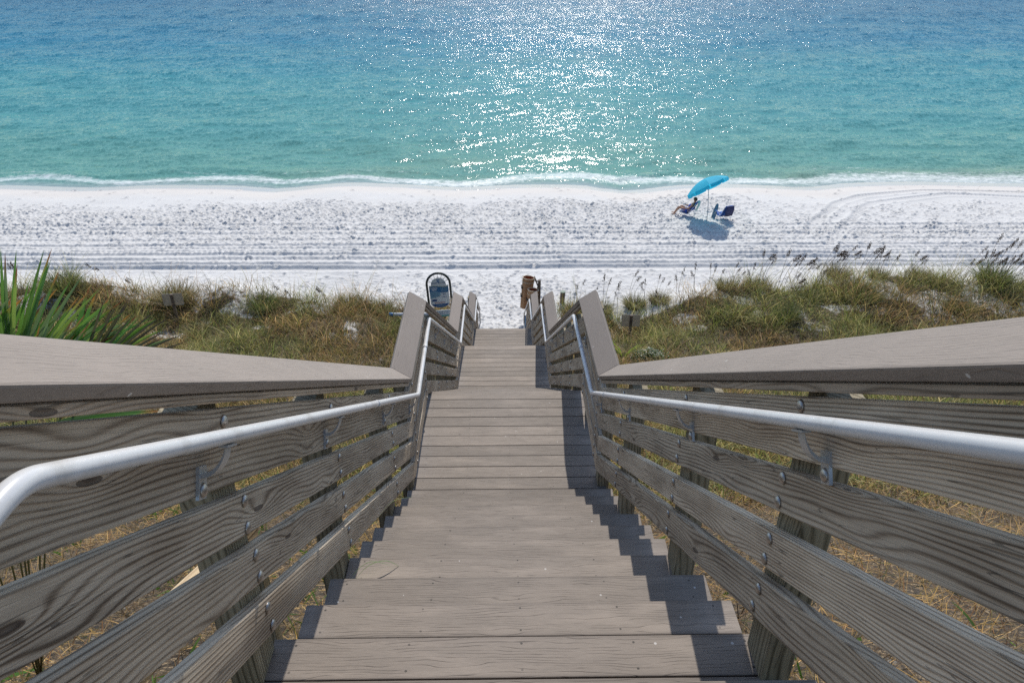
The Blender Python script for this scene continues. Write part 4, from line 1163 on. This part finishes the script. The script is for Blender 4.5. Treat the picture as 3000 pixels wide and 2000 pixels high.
# ------------------------------------------------------------------ brown slatted bins on a post
M_BROWN = mat_wood('brown_bin', (.16, .075, .03), (.34, .18, .085), (.46, .27, .14), freq=30)
M_RIM = mat_plain('pale_rim', (.62, .50, .34), .6); M_INNER = mat_plain('orange_inside', (.30, .09, .03), .7)
M_STRAP = mat_plain('dark_strap', (.04, .035, .03), .7)
BXc = Vector((.80, 20.9, ground_z(.8, 20.9)))
def bin_(cx, cy, ztop, r, h, lab, tilt, flare=.8):
    z0 = ztop - h
    e = empty('beach_bin', (cx, cy, z0), lab, 'bin')
    Mx = Matrix.Translation((cx, cy, ztop)) @ Matrix.Rotation(tilt, 4, 'Y')
    n = 8
    def ring(rr, z, k): a = 2 * math.pi * (k + .5) / n; return Mx @ Vector((rr * math.cos(a), rr * .8 * math.sin(a), z))
    V = [ring(r * flare, -h, k) for k in range(n)] + [ring(r, 0, k) for k in range(n)] + [ring(r * .9, 0, k) for k in range(n)] + [ring(r * flare * .9, -h + .03, k) for k in range(n)]
    F = [(k, (k + 1) % n, n + (k + 1) % n, n + k) for k in range(n)] + [tuple(range(n))[::-1]]
    geo_obj('bin_body', [(V[:2 * n], F)], M_BROWN, e, smooth=False)
    F2 = [(n + k, 2 * n - n + (k + 1) % n, 2 * n + (k + 1) % n - n, k) for k in range(0)]
    Vi = V[2 * n:3 * n] + V[3 * n:]
    Fi = [((k + 1) % n, k, n + k, n + (k + 1) % n) for k in range(n)] + [tuple(range(n, 2 * n))]
    geo_obj('bin_lining', [(Vi, Fi)], M_INNER, e, smooth=False)
    geo_obj('bin_rim', [tube_geo([ring(r * .96, .004, k) for k in list(range(n)) + [0]], .014, 6, False)], M_RIM, e)
    geo_obj('bin_band', [tube_geo([ring(r * (1.005 - .03), -.13 * 1.0, k) for k in list(range(n)) + [0]], .012, 6, False)], M_RIM, e)
    for k in (3, 4):
        for zz in (-.33, -.62):
            if -zz < h - .1: geo_obj('bin_strap', [box_geo(ring(r * 1.0 * (1 + (flare - 1) * (-zz / h)), zz, k + .0), (.06, .06, .06))], M_STRAP, e, smooth=False)
    return e
bin_(.80, 21.05, -5.86, .20, 1.05, 'taller brown open topped bin with a pale rim by the right railing end', R(6))
bin_(.93, 20.72, -6.12, .18, .85, 'shorter brown open topped bin in front of the taller one', R(4))
bp = empty('bin_post', (1.12, 20.85, BXc.z), 'dark post with a slanted pale board holding the brown bins', 'post')
box('post', (1.13, 20.85, BXc.z + .55), (.085, .085, 2.1), M_DKPOST, bp, .005)
box('slanted_board', (1.04, 20.84, -5.92), (.03, .14, .40), M_DKPOST, bp, .004, Matrix.Rotation(R(-20), 3, 'Y'))
for (z_, x_) in ((-5.86, .98), (-6.1, 1.06)):
    geo_obj('arm', [tube_geo([(x_, 20.9, z_ - .02), (1.12, 20.86, z_ - .05)], .022, 6)], M_DKPOST, bp)

# ------------------------------------------------------------------ umbrella
M_CAN = mat_plain('turquoise_fabric', (.03, .52, .72), .75, 0, .05, 20, transl=.45)
M_ALU = mat_plain('aluminium_tube', (.60, .61, .62), .35, .5)
UF = Vector((9.07, 30.79, ground_z(9.07, 30.79)))
um = empty('beach_umbrella', UF, 'tilted turquoise beach umbrella on a white pole by the water', 'umbrella')
UC = Vector((8.90, 30.95, -6.20))
# canopy axis: leans to the left (image) and away toward the sun
ax = Vector((-.42, .42, .80)).normalized()
Rt = Vector((1, 0, 0)); ex = (Vector((.87, .0, .42))); ex = (ex - ax * ex.dot(ax)).normalized(); ey = ax.cross(ex)
def canp(r, a, z): return UC + ex * (r * math.cos(a)) + ey * (r * math.sin(a)) + ax * z
RR = .93; HH = .34; NP = 8
V = []; F = []
NR = 8; NA = 6
def cz(r): return HH * (1 - (r / RR) ** 2)
for p_ in range(NP):
    a0, a1 = 2 * math.pi * p_ / NP, 2 * math.pi * (p_ + 1) / NP
    b = len(V)
    for i in range(NR + 1):
        for j in range(NA + 1):
            t = j / NA; a = a0 + (a1 - a0) * t; r = RR * i / NR
            sag = .045 * (i / NR) * math.sin(math.pi * t)
            chord = 1 - (1 - math.cos(math.pi / NP)) * math.sin(math.pi * t) * .8 * (i / NR)
            V.append(canp(r * chord, a, cz(r) - sag * .6))
    for i in range(NR):
        for j in range(NA):
            q = b + i * (NA + 1) + j; F.append((q, q + NA + 1, q + NA + 2, q + 1))
geo_obj('canopy', [(V, F)], M_CAN, um)
for p_ in range(NP):
    a0, a1 = 2 * math.pi * (p_ + .04) / NP, 2 * math.pi * (p_ + .96) / NP
    V = []; F = []
    for j in range(7):
        t = j / 6; a = a0 + (a1 - a0) * t; chord = 1 - (1 - math.cos(math.pi / NP)) * math.sin(math.pi * t) * .8
        V += [canp(RR * chord + .003, a, -.03 * math.sin(math.pi * t)), canp(RR * chord * 1.01, a, -.15 - .02 * math.sin(math.pi * t))]
        if j: F.append((2 * j - 2, 2 * j - 1, 2 * j + 1, 2 * j))
    geo_obj('valance', [(V, F)], M_CAN, um)
for p_ in range(NP):
    a = 2 * math.pi * p_ / NP
    geo_obj('rib', [tube_geo([canp(r, a, cz(r) - .012) for r in np.linspace(.02, RR, 7)], .005, 5)], M_ALU, um)
geo_obj('pole', [tube_geo([UF + Vector((0, 0, -.4)), UF.lerp(Vector((8.96, 30.86, -6.35)), .5), Vector((8.95, 30.88, -6.3)), canp(0, 0, HH - .02)], .018, 10)], M_ALU, um)
geo_obj('finial', [tube_geo([canp(0, 0, HH - .01), canp(0, 0, HH + .05)], .02, 8, True, [1, .5])], M_ALU, um)

# ------------------------------------------------------------------ beach chairs
M_NAVYF = mat_plain('navy_fabric', (.03, .11, .40), .8, 0, .1); M_BLUEF = mat_plain('royal_blue_fabric', (.02, .08, .40), .8)
M_TOWELM = mat_plain('mint_towel', (.30, .52, .48), .9, 0, .25, 9); M_TOWELN = mat_plain('dark_towel', (.045, .05, .12), .9, 0, .3, 12)
M_SKIN = mat_plain('skin', (.40, .21, .13), .55, 0, .05); M_HAIR = mat_plain('dark_hair', (.035, .025, .018), .7)
def chair(loc, heading, label, fabric):
    """local: +x = facing direction, seat .22 high, back reclined"""
    e = empty('beach_chair', loc, label, 'beach chair', 'beach chairs under the umbrella')
    M = Matrix.Translation(loc) @ Matrix.Rotation(heading, 4, 'Z') @ Matrix.Scale(.86, 4)
    e.rotation_euler = (0, 0, heading); e.scale = (.86, .86, .86); WM[e.name] = M
    def W(q): return M @ Vector(q)
    def cloth(nm, prof, w, mat, th=.012):
        V = []; F = []
        for (x, z) in prof:
            for yy in (-w / 2, w / 2): V += [W((x, yy, z)), W((x, yy, z - th))]
        for i in range(len(prof) - 1):
            b = i * 4; F += [(b, b + 4, b + 6, b + 2), (b + 1, b + 3, b + 7, b + 5), (b, b + 1, b + 5, b + 4), (b + 2, b + 6, b + 7, b + 3)]
        F += [(0, 2, 3, 1), (len(V) - 4, len(V) - 3, len(V) - 1, len(V) - 2)]
        return geo_obj(nm, [(V, F)], mat, e, M)
    cloth('seat', [(.26, .30), (.15, .27), (.0, .235), (-.14, .225), (-.22, .25)], .50, fabric)
    cloth('backrest', [(-.22, .25), (-.30, .38), (-.42, .60), (-.52, .78), (-.56, .84)], .50, fabric)
    for s in (-1, 1):
        y = s * .275
        geo_obj('frame_rail', [tube_geo(fillet([W((.28, y, .30)), W((-.2, y, .24)), W((-.58, y, .86))], .06, 5), .011, 8)], M_ALU, e, M)
        geo_obj('leg', [tube_geo(fillet([W((.30, y * 1.06, -.02)), W((.20, y * 1.06, .28)), W((.02, y * 1.1, .47))], .04, 4), .010, 8)], M_ALU, e, M)
        geo_obj('leg', [tube_geo([W((-.46, y * 1.06, -.02)), W((-.36, y * 1.06, .18)), W((-.18, y * 1.06, .42))], .010, 8)], M_ALU, e, M)
        geo_obj('armrest', [box_geo(W((-.10, y * 1.12, .475)), (.42, .05, .022), M.to_3x3())], M_NAVYF, e, M)
    geo_obj('crossbar', [tube_geo([W((.30, -.28, .02)), W((.30, .28, .02))], .010, 8)], M_ALU, e, M)
    geo_obj('crossbar', [tube_geo([W((-.45, -.28, .02)), W((-.45, .28, .02))], .010, 8)], M_ALU, e, M)
    geo_obj('pillow', [box_geo(W((-.535, 0, .83)), (.07, .42, .12), M.to_3x3() @ Matrix.Rotation(R(-25), 3, 'Y'))], fabric, e, M)
    return e, M
c1loc = Vector((8.22, 31.42, ground_z(8.22, 31.42)))
H1 = R(148)
ch1, MC1 = chair(c1loc, H1, 'low blue beach chair with a mint towel and a person lying in it', M_NAVYF)
c2loc = Vector((9.72, 31.02, ground_z(9.72, 31.02)))
ch2, MC2 = chair(c2loc, R(110), 'empty low blue beach chair with a dark towel, right of the umbrella pole', M_NAVYF)
def towel(M, prof, y0, y1, mat, label, name):
    V = []; F = []; n = 7
    for i, (x, z) in enumerate(prof):
        for j in range(n):
            t = j / (n - 1); y = y0 + (y1 - y0) * t
            w = .012 * math.sin(t * 9 + i)
            V.append(M @ Vector((x + w, y, z + w * .5)))
    for i in range(len(prof) - 1):
        for j in range(n - 1):
            q = i * n + j; F.append((q, q + 1, q + n + 1, q + n))
    o = geo_obj(name, [(V, F)], mat, None, M)
    md = o.modifiers.new('thick', 'SOLIDIFY'); md.thickness = .012
    return tag(o, label, 'towel')
towel(MC1, [(-.45, .62), (-.53, .78), (-.575, .90), (-.62, .89), (-.64, .80), (-.60, .60), (-.53, .40)], -.25, .08, M_TOWELM, 'mint towel hanging over the back of the occupied chair', 'towel')
towel(MC2, [(-.36, .50), (-.48, .72), (-.57, .895), (-.625, .88), (-.66, .72), (-.60, .50), (-.55, .34)], -.24, .22, M_TOWELN, 'dark towel draped over the back of the empty chair', 'towel')
# cooler bag leaning at the empty chair
bgl = MC2 @ Vector((.18, .36, 0))
sb = empty('boogie_board', bgl, 'blue grey body board leaning on the left arm of the empty chair', 'body board')
Mb = Matrix.Translation(bgl) @ Matrix.Rotation(R(128), 4, 'Z') @ Matrix.Rotation(R(18), 4, 'X')
V = []; 
ol = [(-.09, 0), (-.10, .2), (-.09, .5), (-.05, .66), (0, .7), (.05, .66), (.09, .5), (.10, .2), (.09, 0)]
V = [Mb @ Vector((a, -.015, b)) for a, b in ol] + [Mb @ Vector((a, .015, b)) for a, b in ol]
n = len(ol); F = [tuple(range(n)), tuple(range(2 * n - 1, n - 1, -1))] + [(i, n + i, n + (i + 1) % n, (i + 1) % n) for i in range(n)]
geo_obj('board', [(V, F)], mat_plain('slate_blue', (.10, .18, .26), .6), sb, smooth=False)
geo_obj('board_patch', [box_geo(Mb @ Vector((0, -.019, .3)), (.1, .006, .14), Mb.to_3x3())], mat_plain('bright_blue', (.08, .35, .75), .5), sb, smooth=False)

# ------------------------------------------------------------------ person in the chair
def skin_mesh(name, nodes, edges, mat, parent, M, sub=2):
    me = bpy.data.meshes.new(name + '_s'); me.from_pydata([n[0] for n in nodes], edges, []); me.update()
    o = bpy.data.objects.new(name + '_tmp', me); COL.objects.link(o)
    sk = o.modifiers.new('s', 'SKIN'); sk.use_smooth_shade = True
    for i, nd in enumerate(nodes):
        r = nd[1]; o.data.skin_vertices[0].data[i].radius = (r, r) if not isinstance(r, tuple) else r
    o.data.skin_vertices[0].data[0].use_root = True
    ss = o.modifiers.new('d', 'SUBSURF'); ss.levels = sub; ss.render_levels = sub
    dg = bpy.context.evaluated_depsgraph_get(); m2 = bpy.data.meshes.new_from_object(o.evaluated_get(dg)); bpy.data.objects.remove(o)
    m2.name = name; m2.materials.clear()
    return mkobj(name, m2, mat, parent, M)
# chair-local coordinates, +x forward (feet), seat at x -.1
N_ = [((-.14, 0, .33), (.13, .15)), ((-.24, 0, .46), (.11, .14)), ((-.33, 0, .60), (.12, .15)), ((-.40, 0, .74), (.09, .13)), ((-.425, 0, .82), .05), ((-.43, 0, .88), .052), ((-.42, 0, .96), (.088, .076)), ((-.425, 0, 1.03), (.07, .062))]
E_ = [(i, i + 1) for i in range(7)]
def add(base, pts):
    p_ = base
    for q in pts:
        N_.append(q); E_.append((p_, len(N_) - 1)); p_ = len(N_) - 1
    return p_
for s, kx, fx in ((-1, .30, .66), (1, .34, .58)):
    add(0, [((-.08, s * .09, .33), .085), ((.10, s * .10, .41), .072), ((kx, s * .11, .50), .056), ((kx + .12, s * .11, .33), .054), ((fx - .04, s * .11, .10), .036), ((fx, s * .11, .045), .036), ((fx + .14, s * .12, .06), .022)])
    e_ = add(3, [((-.37, s * .18, .73), .052), ((-.24, s * .27, .58), .042), ((-.13, s * .29, .53), .035), ((.06, s * .27, .525), .026), ((.11, s * .265, .52), .028)])
    for q in range(4):
        yy = s * (.265 + (q - 1.5) * .017)
        add(e_, [((.135, yy, .52), .0085), ((.165 + .006 * (q in (1, 2)), yy, .512), .008), ((.182 + .008 * (q in (1, 2)), yy, .50), .007)])
    add(e_, [((.12, s * .235, .515), .009), ((.145, s * .222, .508), .008)])
pn = skin_mesh('person', N_, E_, M_SKIN, None, MC1)
tag(pn, 'person in blue swimwear and dark cap lounging in the left beach chair', 'person')
# clothing and hair follow the body
skin_mesh('swim_shorts', [((-.15, 0, .335), (.145, .165)), ((-.05, -.09, .34), .098), ((.08, -.10, .40), .088), ((-.05, .09, .34), .098), ((.08, .10, .40), .088)], [(0, 1), (1, 2), (0, 3), (3, 4)], M_BLUEF, pn, MC1, 1)
skin_mesh('swim_top', [((-.18, 0, .42), (.145, .18)), ((-.29, 0, .56), (.155, .20)), ((-.37, 0, .71), (.14, .20))], [(0, 1), (1, 2)], M_BLUEF, pn, MC1, 1)
def ell(nm, c, r, mat, cut=None):
    bm = bmesh.new(); bmesh.ops.create_uvsphere(bm, u_segments=16, v_segments=10, radius=1)
    for v in bm.verts: v.co = Vector((v.co.x * r[0], v.co.y * r[1], v.co.z * r[2]))
    for f in bm.faces: f.smooth = True
    return bm_obj(nm, bm, mat, pn, MC1 @ Matrix.Translation(c))
ell('hair', (-.445, 0, 1.0), (.098, .088, .10), M_HAIR)
ell('cap', (-.43, 0, 1.055), (.092, .084, .055), mat_plain('dark_green_cap', (.04, .06, .035), .8))
ell('nose', (-.335, 0, .985), (.02, .012, .02), M_SKIN)
for s in (-1, 1): ell('ear', (-.42, s * .082, .985), (.02, .010, .026), M_SKIN); ell('eye', (-.350, s * .03, 1.005), (.008, .01, .006), M_HAIR)
ell('mouth', (-.345, 0, .945), (.008, .022, .006), mat_plain('lips', (.30, .10, .08), .5))

for o in list(bpy.data.objects):
    if o.get('label') is None and o.parent is None and o.get('kind') is None and o.type == 'MESH': print('UNLABELLED', o.name)
